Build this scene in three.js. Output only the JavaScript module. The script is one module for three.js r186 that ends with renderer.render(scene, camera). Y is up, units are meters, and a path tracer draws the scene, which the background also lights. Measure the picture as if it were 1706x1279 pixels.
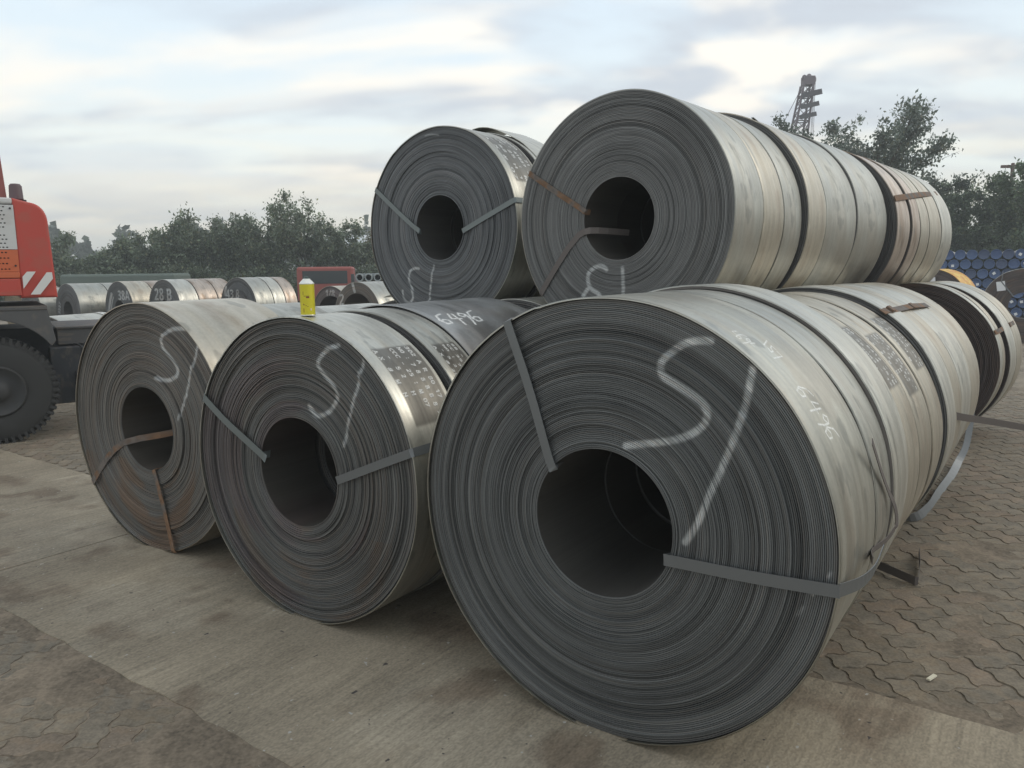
import * as THREE from 'three';
import { mergeGeometries } from 'three/addons/utils/BufferGeometryUtils.js';
import { RoundedBoxGeometry } from 'three/addons/geometries/RoundedBoxGeometry.js';

// ------------------------------------------------------------------ camera, sky, sun, exposure
const scene = new THREE.Scene();
const camera = new THREE.PerspectiveCamera(52.6, 4 / 3, 0.05, 600);
camera.rotation.order = 'YXZ';
camera.position.set(0, 1.988, 0);
camera.rotation.set(-THREE.MathUtils.degToRad(8.38), 0, -THREE.MathUtils.degToRad(0.673));

const renderer = new THREE.WebGLRenderer({ antialias: true });
renderer.toneMapping = THREE.LinearToneMapping;
renderer.toneMappingExposure = 1.15;
renderer.shadowMap.enabled = true;

function rng(seed) { let a = seed >>> 0; return () => { a = (a + 0x6d2b79f5) >>> 0; let t = Math.imul(a ^ (a >>> 15), 1 | a); t = (t + Math.imul(t ^ (t >>> 7), 61 | t)) ^ t; return ((t ^ (t >>> 14)) >>> 0) / 4294967296; }; }
function hash(x, y, s) { let h = Math.imul(x, 374761393) ^ Math.imul(y, 668265263) ^ Math.imul(s, 2147483629); h = Math.imul(h ^ (h >>> 13), 1274126177); return ((h ^ (h >>> 16)) >>> 0) / 4294967296; }
function noise(x, y, s, px = 0, py = 0) {                                   // value noise, px/py = period (0 = none)
  const xi = Math.floor(x), yi = Math.floor(y); let fx = x - xi, fy = y - yi;
  fx = fx * fx * (3 - 2 * fx); fy = fy * fy * (3 - 2 * fy);
  const wx = (v) => px ? ((v % px) + px) % px : v, wy = (v) => py ? ((v % py) + py) % py : v;
  const x0 = wx(xi), x1 = wx(xi + 1), y0 = wy(yi), y1 = wy(yi + 1);
  const a = hash(x0, y0, s), b = hash(x1, y0, s), c = hash(x0, y1, s), d = hash(x1, y1, s);
  return a + (b - a) * fx + (c - a) * fy + (a - b - c + d) * fx * fy;
}
function fbm(x, y, s, oct = 4, px = 0, py = 0) { let v = 0, a = 0.5, n = 0; for (let i = 0; i < oct; i++) { v += a * noise(x, y, s + i * 17, px, py); n += a; a *= 0.5; x *= 2; y *= 2; px *= 2; py *= 2; } return v / n; }
const clamp = (v, a = 0, b = 1) => v < a ? a : v > b ? b : v;
const sstep = (a, b, v) => { v = clamp((v - a) / (b - a)); return v * v * (3 - 2 * v); };
const mix = (a, b, t) => a + (b - a) * t;
const mix3 = (a, b, t) => [mix(a[0], b[0], t), mix(a[1], b[1], t), mix(a[2], b[2], t)];

// evening sky under thin broken cloud, computed by direction
{
  const W = 2048, H = 1024, data = new Float32Array(W * H * 4);
  for (let j = 0; j < H; j++) {
    const el = ((j + 0.5) / H - 0.5) * Math.PI, y = Math.sin(el), c = Math.cos(el);
    for (let i = 0; i < W; i++) {
      const az = ((i + 0.5) / W - 0.5) * 2 * Math.PI, x = c * Math.cos(az), z = c * Math.sin(az);
      let col;
      if (y < -0.02) col = [0.10, 0.095, 0.085];
      else {
        const yy = Math.max(y, 0);
        col = mix3([1.02, 1.06, 0.98], [0.72, 0.85, 0.96], sstep(0.02, 0.34, yy));
        col = mix3(col, [0.64, 0.73, 0.82], sstep(0.3, 0.95, yy));
        const k = 1 / (yy + 0.16), u = x * k, v = z * k;
        const wx = fbm(u * 0.8 + 3, v * 0.8, 5, 3) * 1.3, wy = fbm(u * 0.8, v * 0.8 + 9, 8, 3) * 1.3;
        const d1 = fbm(u * 0.75 + wx, v * 1.5 + wy, 21, 6);                  // broad banks
        const d2 = fbm(u * 2.6 + wy, v * 5.6 + wx, 41, 6);                  // streaks
        const cover = sstep(0.38, 0.62, d1 * 0.62 + d2 * 0.38);
        const light = sstep(0.40, 0.62, fbm(u * 1.5 + wx * 1.4, v * 2.8 + wy + 4, 61, 5));
        const grey = mix3([0.60, 0.65, 0.72], [1.08, 1.02, 0.92], light);
        col = mix3(col, grey, cover * 0.9);
        const low = Math.exp(-Math.pow((yy - 0.09) / 0.08, 2));             // cream bands towards the horizon
        const band = sstep(0.5, 0.75, fbm(u * 0.35 + 7, yy * 34 + d1 * 3, 77, 4));
        col = mix3(col, [1.12, 1.02, 0.82], low * band * 0.6);
        const slate = sstep(0.52, 0.74, fbm(u * 0.4 + 1, yy * 26 + d1 * 4, 91, 4)) * Math.exp(-Math.pow((yy - 0.16) / 0.1, 2));
        col = mix3(col, [0.70, 0.77, 0.84], slate * 0.5);
        const m = sstep(0, 0.03, y + 0.02); col = mix3([0.45, 0.48, 0.48], col, m);
      }
      const o = (j * W + i) * 4; data[o] = col[0]; data[o + 1] = col[1]; data[o + 2] = col[2]; data[o + 3] = 1;
    }
  }
  const sky = new THREE.DataTexture(data, W, H, THREE.RGBAFormat, THREE.FloatType);
  sky.mapping = THREE.EquirectangularReflectionMapping; sky.magFilter = THREE.LinearFilter; sky.minFilter = THREE.LinearFilter; sky.wrapS = THREE.RepeatWrapping; sky.needsUpdate = true;
  scene.background = sky; scene.environment = sky;
}
const sun = new THREE.DirectionalLight(new THREE.Color(1.0, 0.92, 0.80), 0.6);
sun.position.set(30, 20, -12); sun.target.position.set(0, 0, -6);
sun.castShadow = true; sun.shadow.radius = 40; sun.shadow.mapSize.set(2048, 2048);
Object.assign(sun.shadow.camera, { left: -30, right: 30, top: 30, bottom: -30, near: 1, far: 120 });
scene.add(sun, sun.target);

// ------------------------------------------------------------------ helpers
const used = {};
const numbered = (n) => { const k = used[n] = (used[n] ?? -1) + 1; return k ? n + '_' + String(k).padStart(3, '0') : n; };
function thing(name, label, category, pos = [0, 0, 0], turn = 0, group) {
  const o = new THREE.Group(); o.name = numbered(name); o.position.set(...pos); o.rotation.y = turn;
  o.userData = { label, category }; if (group) o.userData.group = group; scene.add(o); return o;
}
function part(name, geo, mat, parent) { const m = new THREE.Mesh(geo, mat); m.name = name; m.castShadow = m.receiveShadow = true; parent.add(m); return m; }
function single(name, geo, mat, label, category, group) { const m = part(numbered(name), geo, mat, scene); m.userData = { label, category }; if (group) m.userData.group = group; return m; }
function structure(name, geo, mat) { const m = part(name, geo, mat, scene); m.userData = { kind: 'structure' }; return m; }
const D2R = Math.PI / 180;
const box = (w, h, d, x = 0, y = 0, z = 0) => new THREE.BoxGeometry(w, h, d).translate(x, y, z);
const rbox = (w, h, d, r, x = 0, y = 0, z = 0) => new RoundedBoxGeometry(w, h, d, 3, r).translate(x, y, z);
function tube(pts, r, seg = 24, rad = 8) { return new THREE.TubeGeometry(new THREE.CatmullRomCurve3(pts.map((p) => new THREE.Vector3(...p))), seg, r, rad); }
function bar(a, b, r, n = 6, r2 = r) {
  const A = new THREE.Vector3(...a), B = new THREE.Vector3(...b), d = B.clone().sub(A), g = new THREE.CylinderGeometry(r2, r, d.length(), n, 1);
  g.applyQuaternion(new THREE.Quaternion().setFromUnitVectors(new THREE.Vector3(0, 1, 0), d.normalize())); return g.translate((A.x + B.x) / 2, (A.y + B.y) / 2, (A.z + B.z) / 2);
}
const s8 = (v) => { v = clamp(v); return Math.round(255 * (v <= 0.0031308 ? 12.92 * v : 1.055 * Math.pow(v, 1 / 2.4) - 0.055)); };
function colourTexture(W, H, fn, wrap = true) {                              // fn(u, v, i, j) -> linear rgb
  const d = new Uint8Array(W * H * 4);
  for (let j = 0; j < H; j++) for (let i = 0; i < W; i++) { const c = fn((i + 0.5) / W, (j + 0.5) / H, i, j), o = (j * W + i) * 4; d[o] = s8(c[0]); d[o + 1] = s8(c[1]); d[o + 2] = s8(c[2]); d[o + 3] = 255; }
  const t = new THREE.DataTexture(d, W, H); t.colorSpace = THREE.SRGBColorSpace; t.magFilter = THREE.LinearFilter; t.minFilter = THREE.LinearMipmapLinearFilter; t.generateMipmaps = true;
  if (wrap) t.wrapS = t.wrapT = THREE.RepeatWrapping; t.needsUpdate = true; return t;
}
function greyTexture(W, H, fn) {
  const d = new Uint8Array(W * H * 4);
  for (let j = 0; j < H; j++) for (let i = 0; i < W; i++) { const v = Math.round(255 * clamp(fn((i + 0.5) / W, (j + 0.5) / H))), o = (j * W + i) * 4; d[o] = d[o + 1] = d[o + 2] = v; d[o + 3] = 255; }
  const t = new THREE.DataTexture(d, W, H); t.magFilter = THREE.LinearFilter; t.wrapS = t.wrapT = THREE.RepeatWrapping; t.needsUpdate = true; return t;
}
function mask(W, H, draw) { const c = document.createElement('canvas'); c.width = W; c.height = H; const x = c.getContext('2d'); x.fillStyle = '#000'; x.fillRect(0, 0, W, H); x.fillStyle = x.strokeStyle = '#fff'; x.lineCap = x.lineJoin = 'round'; draw(x); const d = x.getImageData(0, 0, W, H).data; return (i, j) => d[(j * W + i) * 4] / 255; }
const std = (color, roughness = 0.8, metalness = 0, extra = {}) => new THREE.MeshStandardMaterial({ color: Array.isArray(color) ? new THREE.Color().setRGB(...color) : color, roughness, metalness, ...extra });

// a flat bent strip of steel: path points with the direction of its width
function ribbon(path, width, thick) {
  const P = path.map((p) => new THREE.Vector3(...p.p)), W = path.map((p) => new THREE.Vector3(...p.w).normalize()), rows = [];
  for (let i = 0; i < P.length; i++) {
    const t = P[Math.min(i + 1, P.length - 1)].clone().sub(P[Math.max(i - 1, 0)]).normalize();
    const n = new THREE.Vector3().crossVectors(t, W[i]).normalize(), w = new THREE.Vector3().crossVectors(n, t).normalize();
    const q = (a, b) => P[i].clone().addScaledVector(w, a * width / 2).addScaledVector(n, b * thick / 2);
    rows.push([q(-1, -1), q(1, -1), q(1, 1), q(-1, 1)]);
  }
  const v = []; const quad = (a, b, c, d) => { for (const p of [a, b, c, a, c, d]) v.push(p.x, p.y, p.z); };
  for (let i = 0; i + 1 < rows.length; i++) for (let k = 0; k < 4; k++) quad(rows[i][k], rows[i][(k + 1) % 4], rows[i + 1][(k + 1) % 4], rows[i + 1][k]);
  quad(...rows[0].slice().reverse()); quad(...rows[rows.length - 1]);
  const g = new THREE.BufferGeometry(); g.setAttribute('position', new THREE.Float32BufferAttribute(v, 3)); g.computeVertexNormals();
  const uv = new Float32Array(v.length / 3 * 2); for (let i = 0; i < uv.length / 2; i++) { uv[2 * i] = v[3 * i] + v[3 * i + 2]; uv[2 * i + 1] = v[3 * i + 1]; } g.setAttribute('uv', new THREE.BufferAttribute(uv, 2)); return g;
}
function smoothPath(pts, w, n = 24) {                                        // Catmull-Rom through pts, width directions blended
  const c = new THREE.CatmullRomCurve3(pts.map((p) => new THREE.Vector3(...p)), false, 'centripetal'), out = [];
  for (let i = 0; i <= n; i++) { const t = i / n, p = c.getPoint(t), k = Math.min(w.length - 1.001, t * (w.length - 1)), a = Math.floor(k), f = k - a, A = w[a], B = w[Math.min(a + 1, w.length - 1)]; out.push({ p: p.toArray(), w: mix3(A, B, f) }); }
  return out;
}

// ------------------------------------------------------------------ ground
// directions of the yard: S runs along the concrete strip, N across it towards the viewer
const S = [0.8155, 0.5787], N = [-0.5787, 0.8155];
const sn = (s, n) => [S[0] * s + N[0] * n, S[1] * s + N[1] * n];
const yardAngle = Math.atan2(-S[1], S[0]);                                   // rotation.y that turns local x onto S
function sheet(s0, s1, n0, n1, y, ns = 1, nn = 1) {                          // a flat sheet in yard coordinates with uv in metres
  const g = new THREE.PlaneGeometry(s1 - s0, n1 - n0, ns, nn).rotateX(-Math.PI / 2).translate((s0 + s1) / 2, 0, (n0 + n1) / 2), p = g.attributes.position, uv = g.attributes.uv;
  for (let i = 0; i < p.count; i++) uv.setXY(i, p.getX(i), p.getZ(i));
  return g.rotateY(yardAngle).translate(0, y, 0);
}
const dirtTex = colourTexture(1024, 1024, (u, v) => {
  const a = fbm(u * 8, v * 8, 3, 6, 8, 8), b = fbm(u * 64, v * 64, 13, 3, 64, 64), c = fbm(u * 3, v * 3, 23, 4, 3, 3);
  const k = 0.62 + 0.5 * (a - 0.5) + 0.5 * (b - 0.5) + 0.6 * (c - 0.5);
  return [0.345 * k, 0.288 * k, 0.214 * k];
});
dirtTex.repeat.set(0.35, 0.35);
const farGround = std([1, 1, 1], 0.95, 0, { map: dirtTex });
{
  const g = new THREE.PlaneGeometry(500, 500, 1, 1).rotateX(-Math.PI / 2), p = g.attributes.position, uv = g.attributes.uv;
  for (let i = 0; i < p.count; i++) uv.setXY(i, p.getX(i), p.getZ(i));
  structure('ground', g.translate(0, -0.03, -120), farGround);
}
// concrete strip, broomed across, stained
const slabTex = (() => {
  const W = 2048, H = 1024, LU = 6, LV = 2;                                  // 6 m along S, 2 m across
  const r = rng(5), spots = []; for (let i = 0; i < 60; i++) spots.push([r() * LU, r() * LV, 0.008 + 0.03 * r() * r(), r()]);
  const col = new Float32Array(W * H * 3), hgt = new Float32Array(W * H);
  for (let j = 0; j < H; j++) for (let i = 0; i < W; i++) {
    const s = (i + 0.5) / W * LU, n = (j + 0.5) / H * LV;
    const wv = 2.2 * fbm(s * 2, n * 2, 9, 2, 12, 4), broom = 0.5 * fbm(s * 55 + wv, n * 3.5, 31, 3, 330, 7) + 0.25 * fbm(s * 17 + wv, n * 2, 33, 3, 102, 4) + 0.25 * noise(s * 140, n * 9, 35, 840, 18), fine = noise(s * 170, n * 90, 71, 1020, 180);
    const coarse = fbm(s * 1.5, n * 1.5, 41, 5, 9, 3), patch = fbm(s * 3 + 5, n * 3, 51, 5, 18, 6), wear = sstep(0.42, 0.66, fbm(s * 1 + 2, n * 1, 61, 4, 6, 2));
    const streak = mix(0.85, 0.25, wear);
    let k = 0.98 + 0.85 * (broom - 0.5) * streak * (0.5 + coarse) + 0.42 * (fine - 0.5) + 0.70 * (coarse - 0.5);
    const brown = sstep(0.52, 0.72, patch);
    let c = mix3([0.290 * k, 0.245 * k, 0.178 * k], [0.17 * k, 0.128 * k, 0.088 * k], brown * 0.75);
    const pale = sstep(0.56, 0.74, fbm(s * 2 + 8, n * 2 + 3, 81, 5, 12, 4)); c = mix3(c, [0.36 * k, 0.315 * k, 0.24 * k], pale * 0.5);
    const crumbs = noise(s * 60, n * 60, 95, 360, 120) * noise(s * 25, n * 25, 97, 150, 50); if (crumbs > 0.80) c = [0.42, 0.40, 0.36];
    const pits = noise(s * 44, n * 44, 105, 264, 88) * noise(s * 12, n * 12, 107, 72, 24); if (pits > 0.82) c = [0.06, 0.05, 0.045];
    for (let q = 0; q < 14; q++) { const sp = spots[q], dx = s - sp[0], dn = (n - sp[1]) * 1.6, e = Math.hypot(dx, dn) / sp[2]; if (e < 1) c = mix3(c, [0.085, 0.075, 0.06], 0.7 * (1 - sstep(0.5, 1, e))); }
    const o = (j * W + i); col[3 * o] = c[0]; col[3 * o + 1] = c[1]; col[3 * o + 2] = c[2]; hgt[o] = 0.5 + 0.6 * (broom - 0.5) * streak + 0.25 * (fine - 0.5);
  }
  const map = colourTexture(W, H, (u, v, i, j) => { const o = 3 * (j * W + i); return [col[o], col[o + 1], col[o + 2]]; });
  const bump = greyTexture(1024, 512, (u, v) => hgt[Math.floor(v * H) * W + Math.floor(u * W)]);
  for (const t of [map, bump]) t.repeat.set(1 / LU, 1 / LV);
  return { map, bump };
})();
const concrete = std([1, 1, 1], 0.88, 0, { map: slabTex.map, bumpMap: slabTex.bump, bumpScale: 0.004 });
const strip = new THREE.Group(); strip.name = 'concrete_strip'; strip.userData = { kind: 'structure' }; scene.add(strip);
{
  // slabs between transverse joints, ragged long edges
  const joints = [-40, -34.2, -28.4, -22.6, -16.8, -11.0, -5.78, 1.4, 7.2, 13], r = rng(77);
  for (let k = 0; k + 1 < joints.length; k++) {
    const a = joints[k] + 0.006, b = joints[k + 1] - 0.006, near = -1.84, far = -3.735, sh = new THREE.Shape(), M = 60;
    for (let i = 0; i <= M; i++) { const s = mix(a, b, i / M), e = 0.022 * (fbm(s * 6, 3, 5, 4) - 0.5) * 2; i ? sh.lineTo(s, -(near + e)) : sh.moveTo(s, -(near + e)); }
    for (let i = M; i >= 0; i--) { const s = mix(a, b, i / M), e = 0.02 * (fbm(s * 6, 13, 9, 4) - 0.5) * 2; sh.lineTo(s, -(far + e)); }
    const g = new THREE.ExtrudeGeometry(sh, { depth: 0.1, bevelEnabled: false, curveSegments: 1 }).rotateX(-Math.PI / 2).translate(0, -0.1, 0), p = g.attributes.position, uv = g.attributes.uv;
    for (let i = 0; i < p.count; i++) uv.setXY(i, p.getX(i) + k * 0.37, p.getZ(i) + 1.84);
    part('slab', g.rotateY(yardAngle), concrete, strip);
  }
}
// interlocking wave pavers laid herringbone at 45 degrees to the strip
const paving = new THREE.Group(); paving.name = 'paver_yard'; paving.userData = { kind: 'structure' }; scene.add(paving);
{
  const q = 0.138, amp = 0.0135, gap = 0.0026, SUB = 5;
  function outline(horizontal) {                                            // corner at 0,0, in paver grid coordinates
    const w = horizontal ? 2 : 1, h = horizontal ? 1 : 2, pts = [], wave = (t) => Math.sin(2 * Math.PI * t) * amp;
    const H = (x0, y, dir) => { for (let i = 0; i < SUB; i++) { const t = i / SUB, x = dir > 0 ? x0 + t : x0 + 1 - t; pts.push([x * q, y * q + wave(x - Math.floor(x0 + 1e-6))]); } };
    const V = (x, y0, dir) => { for (let i = 0; i < SUB; i++) { const t = i / SUB, y = dir > 0 ? y0 + t : y0 + 1 - t; pts.push([x * q - wave(y - Math.floor(y0 + 1e-6)), y * q]); } };
    for (let i = 0; i < w; i++) H(i, 0, 1); for (let i = 0; i < h; i++) V(w, i, 1); for (let i = w - 1; i >= 0; i--) H(i, h, -1); for (let i = h - 1; i >= 0; i--) V(0, i, -1);
    return pts;
  }
  function inset(pts, d) { const n = pts.length; return pts.map((p, i) => { const a = pts[(i + n - 1) % n], b = pts[(i + 1) % n], tx = b[0] - a[0], ty = b[1] - a[1], l = Math.hypot(tx, ty); return [p[0] - ty / l * d, p[1] + tx / l * d]; }); }
  function paverGeo(horizontal) {
    const o = outline(horizontal), top = inset(o, gap + 0.004), edge = inset(o, gap), n = o.length, v = [], idx = [];
    for (const [ring, y] of [[top, 0], [edge, -0.02]]) for (const p of ring) v.push(p[0], y, -p[1]);
    const tri = THREE.ShapeUtils.triangulateShape(top.map((p) => new THREE.Vector2(...p)), []);
    for (const t of tri) idx.push(t[0], t[1], t[2]);
    for (let k = 0; k < 1; k++) for (let i = 0; i < n; i++) { const a = k * n + i, b = k * n + (i + 1) % n; idx.push(a, a + n, b + n, a, b + n, b); }
    let g = new THREE.BufferGeometry(); g.setAttribute('position', new THREE.Float32BufferAttribute(v, 3)); g.setIndex(idx);
    g = g.toNonIndexed(); g.computeVertexNormals(); const p = g.attributes.position, uv = new Float32Array(p.count * 2); for (let i = 0; i < p.count; i++) { uv[2 * i] = p.getX(i); uv[2 * i + 1] = p.getZ(i); }
    g.setAttribute('uv', new THREE.BufferAttribute(uv, 2)); return g;
  }
  const geos = [paverGeo(true), paverGeo(false)];
  const grain = colourTexture(512, 512, (u, v) => {
    const a = fbm(u * 6, v * 6, 103, 5, 6, 6), b = fbm(u * 90, v * 90, 113, 2, 90, 90), c = fbm(u * 18, v * 18, 123, 4, 18, 18);
    let k = 1 + 0.55 * (a - 0.5) + 0.5 * (b - 0.5) + 0.5 * (c - 0.5); const brown = sstep(0.5, 0.7, c); let o = mix3([0.98 * k, 0.98 * k, 0.97 * k], [0.80 * k, 0.72 * k, 0.62 * k], brown * 0.5);
    if (noise(u * 150, v * 150, 133, 150, 150) > 0.985) o = [1.9, 1.85, 1.7]; return o.map((x) => x * 0.5);
  });
  const tones = [[0.46, 0.385, 0.285], [0.44, 0.37, 0.275], [0.455, 0.385, 0.29], [0.43, 0.37, 0.285], [0.45, 0.36, 0.268], [0.47, 0.395, 0.295], [0.42, 0.35, 0.258]];
  const mats = tones.map((c, i) => { const t = grain.clone(); t.repeat.set(1.2, 1.2); t.offset.set(i * 0.29, i * 0.41); t.needsUpdate = true; return std(c, 0.93, 0, { map: t }); });
  const r = rng(99), list = [], ca = Math.SQRT1_2;
  const zones = [[-2.3, 1.0, -14.5, -3.66], [-5.8, -2.0, -1.92, -0.35], [-13, -6.6, -10.5, -3.66]];
  for (const [zi, [s0, s1, n0, n1]] of zones.entries()) {
    const M = 90;
    const cs = (s0 + s1) / 2, cn = (n0 + n1) / 2, half = Math.hypot(s1 - s0, n1 - n0) / 2, G0 = Math.floor(((cs + cn) * ca - half) / q), G1 = Math.ceil(((cs + cn) * ca + half) / q), K0 = Math.floor(((cs - cn) * ca - half) / q), K1 = Math.ceil(((cs - cn) * ca + half) / q);
    for (let gx = G0; gx <= G1; gx++) for (let gy = K0; gy <= K1; gy++) {
      const m = (((gx - gy) % 4) + 4) % 4; if (m !== 0 && m !== 3) continue;
      const hor = m === 0, mx = (gx + (hor ? 1 : 0.5)) * q, my = (gy + (hor ? 0.5 : 1)) * q, s = (mx + my) * ca, n = (mx - my) * ca;
      if (s < s0 || s > s1 || n < n0 || n > n1) continue;
      const [x, z] = sn(s, n), dist = Math.hypot(x, z);
      list.push({ gx, gy, hor, s, n, x, z, dist, zi, tone: Math.floor(fbm(gx * 0.21, gy * 0.21, 5, 2) * 3 + r() * 4.6) % tones.length, dy: (r() - 0.5) * (zi === 1 ? 0.002 : 0.005), tx: (r() - 0.5) * 0.022, tz: (r() - 0.5) * 0.022 });
    }
  }
  const vis = (p) => p.x > -0.8 * -p.z && p.x < 0.75 * -p.z && p.z < -2.6 && (p.zi !== 0 || p.s > -1.35);
  list.sort((a, b) => (a.dist + (vis(a) ? 0 : 100)) - (b.dist + (vis(b) ? 0 : 100)));
  // grid x axis = (S+N)/√2 ... grid point (gx,gy) lies at s=(gx+gy)/√2, n=(gx-gy)/√2 ; local z = -gy
  const M4 = new THREE.Matrix4(), place = (p, o) => {
    const ox = (p.gx + p.gy) * ca * q, on = (p.gx - p.gy) * ca * q, [x, z] = sn(ox, on);
    o.position.set(x, -0.008 + p.dy, z); o.rotation.order = 'YXZ'; o.rotation.set(p.tx, yardAngle - Math.PI / 4, p.tz);
  };
  const rest = [], O = new THREE.Object3D();
  const toneCol = tones.map((c) => c);
  list.forEach((p, i) => {
    const g = geos[p.hor ? 0 : 1];
    if (i < 300) { const m = part(i ? 'paver_' + String(i).padStart(3, '0') : 'paver', g, mats[p.tone], paving); place(p, m); }
    else { place(p, O); O.updateMatrix(); const c = g.clone().applyMatrix4(O.matrix), k = tones[p.tone], col = new Float32Array(c.attributes.position.count * 3); for (let j = 0; j < col.length; j += 3) { col[j] = k[0]; col[j + 1] = k[1]; col[j + 2] = k[2]; }
      const uv = c.attributes.uv; for (let j = 0; j < uv.count; j++) uv.setXY(j, c.attributes.position.getX(j) * 1.2, c.attributes.position.getZ(j) * 1.2);
      c.setAttribute('color', new THREE.BufferAttribute(col, 3)); rest.push(c); }
  });
  const far = part('paver_field', mergeGeometries(rest), std([1, 1, 1], 0.93, 0, { map: grain, vertexColors: true }), paving); far.userData.kind = 'stuff';
  // sand and dirt in the joints
  const sandTex = dirtTex.clone(); sandTex.repeat.set(1.1, 1.1); sandTex.needsUpdate = true;
  const sandM = std([0.88, 0.85, 0.83], 1, 0, { map: sandTex });
  const drift = (s0, s1, n0, n1, base, amp, step, edge) => {                 // base level, height of the drifts, and how they heap against the strip at n = edge
    const g = sheet(s0, s1, n0, n1, 0, Math.round((s1 - s0) / step), Math.round((n1 - n0) / step)), p = g.attributes.position;
    for (let i = 0; i < p.count; i++) { const x = p.getX(i), z = p.getZ(i), n = N[0] * x + N[1] * z, k = fbm(x * 3.1 + 40, z * 3.1 + 40, 701, 4), f = fbm(x * 22, z * 22, 711, 2), e = Math.exp(-Math.abs(n - edge) / 0.10); p.setY(i, Math.min(-0.0015, base + amp * sstep(0.40, 0.72, k + 0.22 * (f - 0.5)) + 0.006 * e * (0.4 + f))); }
    g.computeVertexNormals(); return g;
  };
  part('joint_sand', drift(-2.6, 1.4, -6.4, -3.70, -0.0150, 0.0085, 0.03, -3.735), sandM, paving);
  part('joint_sand', sheet(-2.6, 1.4, -15, -6.4, -0.0150), sandM, paving);
  part('joint_sand', sheet(-13.3, -6.3, -11, -3.70, -0.0150), sandM, paving);
  part('joint_sand', drift(-6.5, -1.2, -1.88, -0.2, -0.0112, 0.0062, 0.025, -1.84), sandM, paving);
}
// grit and chips lying about
{
  const r = rng(41), geos = [], O = new THREE.Object3D(), base = new THREE.IcosahedronGeometry(1, 0);
  for (let i = 0; i < 420; i++) {
    const left = r() < 0.35; const s = left ? mix(-5.5, -1.5, r()) : mix(-4, 0.4, r()), n = left ? mix(-1.9, -0.9, r()) : mix(-5.5, -1.9, r()), [x, z] = sn(s, n), k = 0.0012 + 0.0045 * r() * r() * r();
    O.position.set(x, k * 0.4, z); O.rotation.set(r() * 6, r() * 6, r() * 6); O.scale.set(k * (1 + r() * 1.5), k * 0.7, k); O.updateMatrix(); geos.push(base.clone().applyMatrix4(O.matrix));
  }
  const m = part('grit', mergeGeometries(geos), std([0.34, 0.31, 0.26], 0.9), scene); m.userData = { label: 'loose pale grit scattered over concrete and pavers', category: 'grit', kind: 'stuff' };
}

// ------------------------------------------------------------------ steel coils
// local frame of a coil: x to the right across its axis, y up, the axis runs from the front face (z = 0) to -z
function winding(R, rb, w, o = {}) {
  const { pitch = 0.007, segs = 150, amp = 0.010, seed = 1, rust = 0, wob = 0.0015 } = o, r = rng(seed), n = Math.max(3, Math.round((R - rb) / pitch)), p = (R - rb) / n;
  let off = [], tint = [], walk = 0, grp = 0, tone = 1;
  for (let i = 0; i < n; i++) {
    if (r() < 0.10) grp = (r() - 0.5) * amp * 1.5; walk = walk * 0.92 + (r() - 0.5) * amp * 0.45;
    off.push(walk + grp + (r() - 0.5) * amp * 0.42); if (r() < 0.14) tone = 0.88 + 0.24 * r();
    const k = tone * (0.86 + 0.28 * r()) * (r() < 0.07 ? 0.62 : 1), ru = r() < 0.3 ? r() * rust : 0; tint.push([k * (1 + ru * 0.22), k * (1 - ru * 0.02), k * (1 - ru * 0.18)]);
  }
  const m = Math.min(...off); off = off.map((v) => v - m);
  const prof = [];                                                           // [s, r, wrap]
  prof.push([w, rb, -1], [0.004 + off[0], rb, 0]);
  for (let i = 0; i < n; i++) { const a = rb + i * p, open = hash(i, seed, 23) < 0.09 ? 1 : 0, e = p * (0.15 + 0.14 * open), s = off[i], gd = p * (0.35 + 0.5 * hash(i, seed, 3) + 1.1 * open); prof.push([s + gd, a + 0.0001, i], [s, a + e, i], [s, a + p - e, i], [s + gd, a + p - 0.0001, i]); }
  prof.push([off[n - 1] + 0.02, R, n - 1], [w, R, -1], [w, (R + rb) / 2, -1], [w, rb, -1]);
  const V = [], Nn = [], U = [], C = [], I = [], ph = off.map((_, i) => [hash(i >> 2, seed, 11) * 6.28, hash(i, seed, 13) * 6.28, hash(i >> 1, seed, 17)]);
  const sAt = (q, t) => q[2] < 0 ? q[0] : q[0] + wob * (1 + Math.sin(t + ph[q[2]][0])) + wob * 0.5 * (1 + Math.sin(3 * t + ph[q[2]][1])) * ph[q[2]][2];
  for (let k = 0; k + 1 < prof.length; k++) {
    const A = prof[k], B = prof[k + 1]; if (A[0] === B[0] && A[1] === B[1]) continue;
    const ds = B[0] - A[0], dr = B[1] - A[1], l = Math.hypot(ds, dr) || 1, ns = -dr / l, nr = ds / l, b0 = V.length / 3, wi = Math.max(A[2], B[2]), cc = k === 0 ? [0.62, 0.56, 0.50] : wi < 0 ? [0.8, 0.8, 0.8] : tint[wi];  // bore wall: brown scale tint, darkened further to paint in shade inside the bore
    for (let j = 0; j <= segs; j++) {
      const t = j / segs * 2 * Math.PI, c = Math.cos(t), s = Math.sin(t);
      for (const q of [A, B]) { V.push(q[1] * c, q[1] * s + R, -sAt(q, t)); Nn.push(nr * c, nr * s, -ns); U.push(q[1] * c / (2 * R) + 0.5, q[1] * s / (2 * R) + 0.5); C.push(...cc); }
      if (j < segs) { const a = b0 + 2 * j; I.push(a, a + 1, a + 3, a, a + 3, a + 2); }
    }
  }
  const g = new THREE.BufferGeometry(); g.setAttribute('position', new THREE.Float32BufferAttribute(V, 3)); g.setAttribute('normal', new THREE.Float32BufferAttribute(Nn, 3)); g.setAttribute('uv', new THREE.Float32BufferAttribute(U, 2)); g.setAttribute('color', new THREE.Float32BufferAttribute(C, 3)); g.setIndex(I); return g;
}
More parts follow.
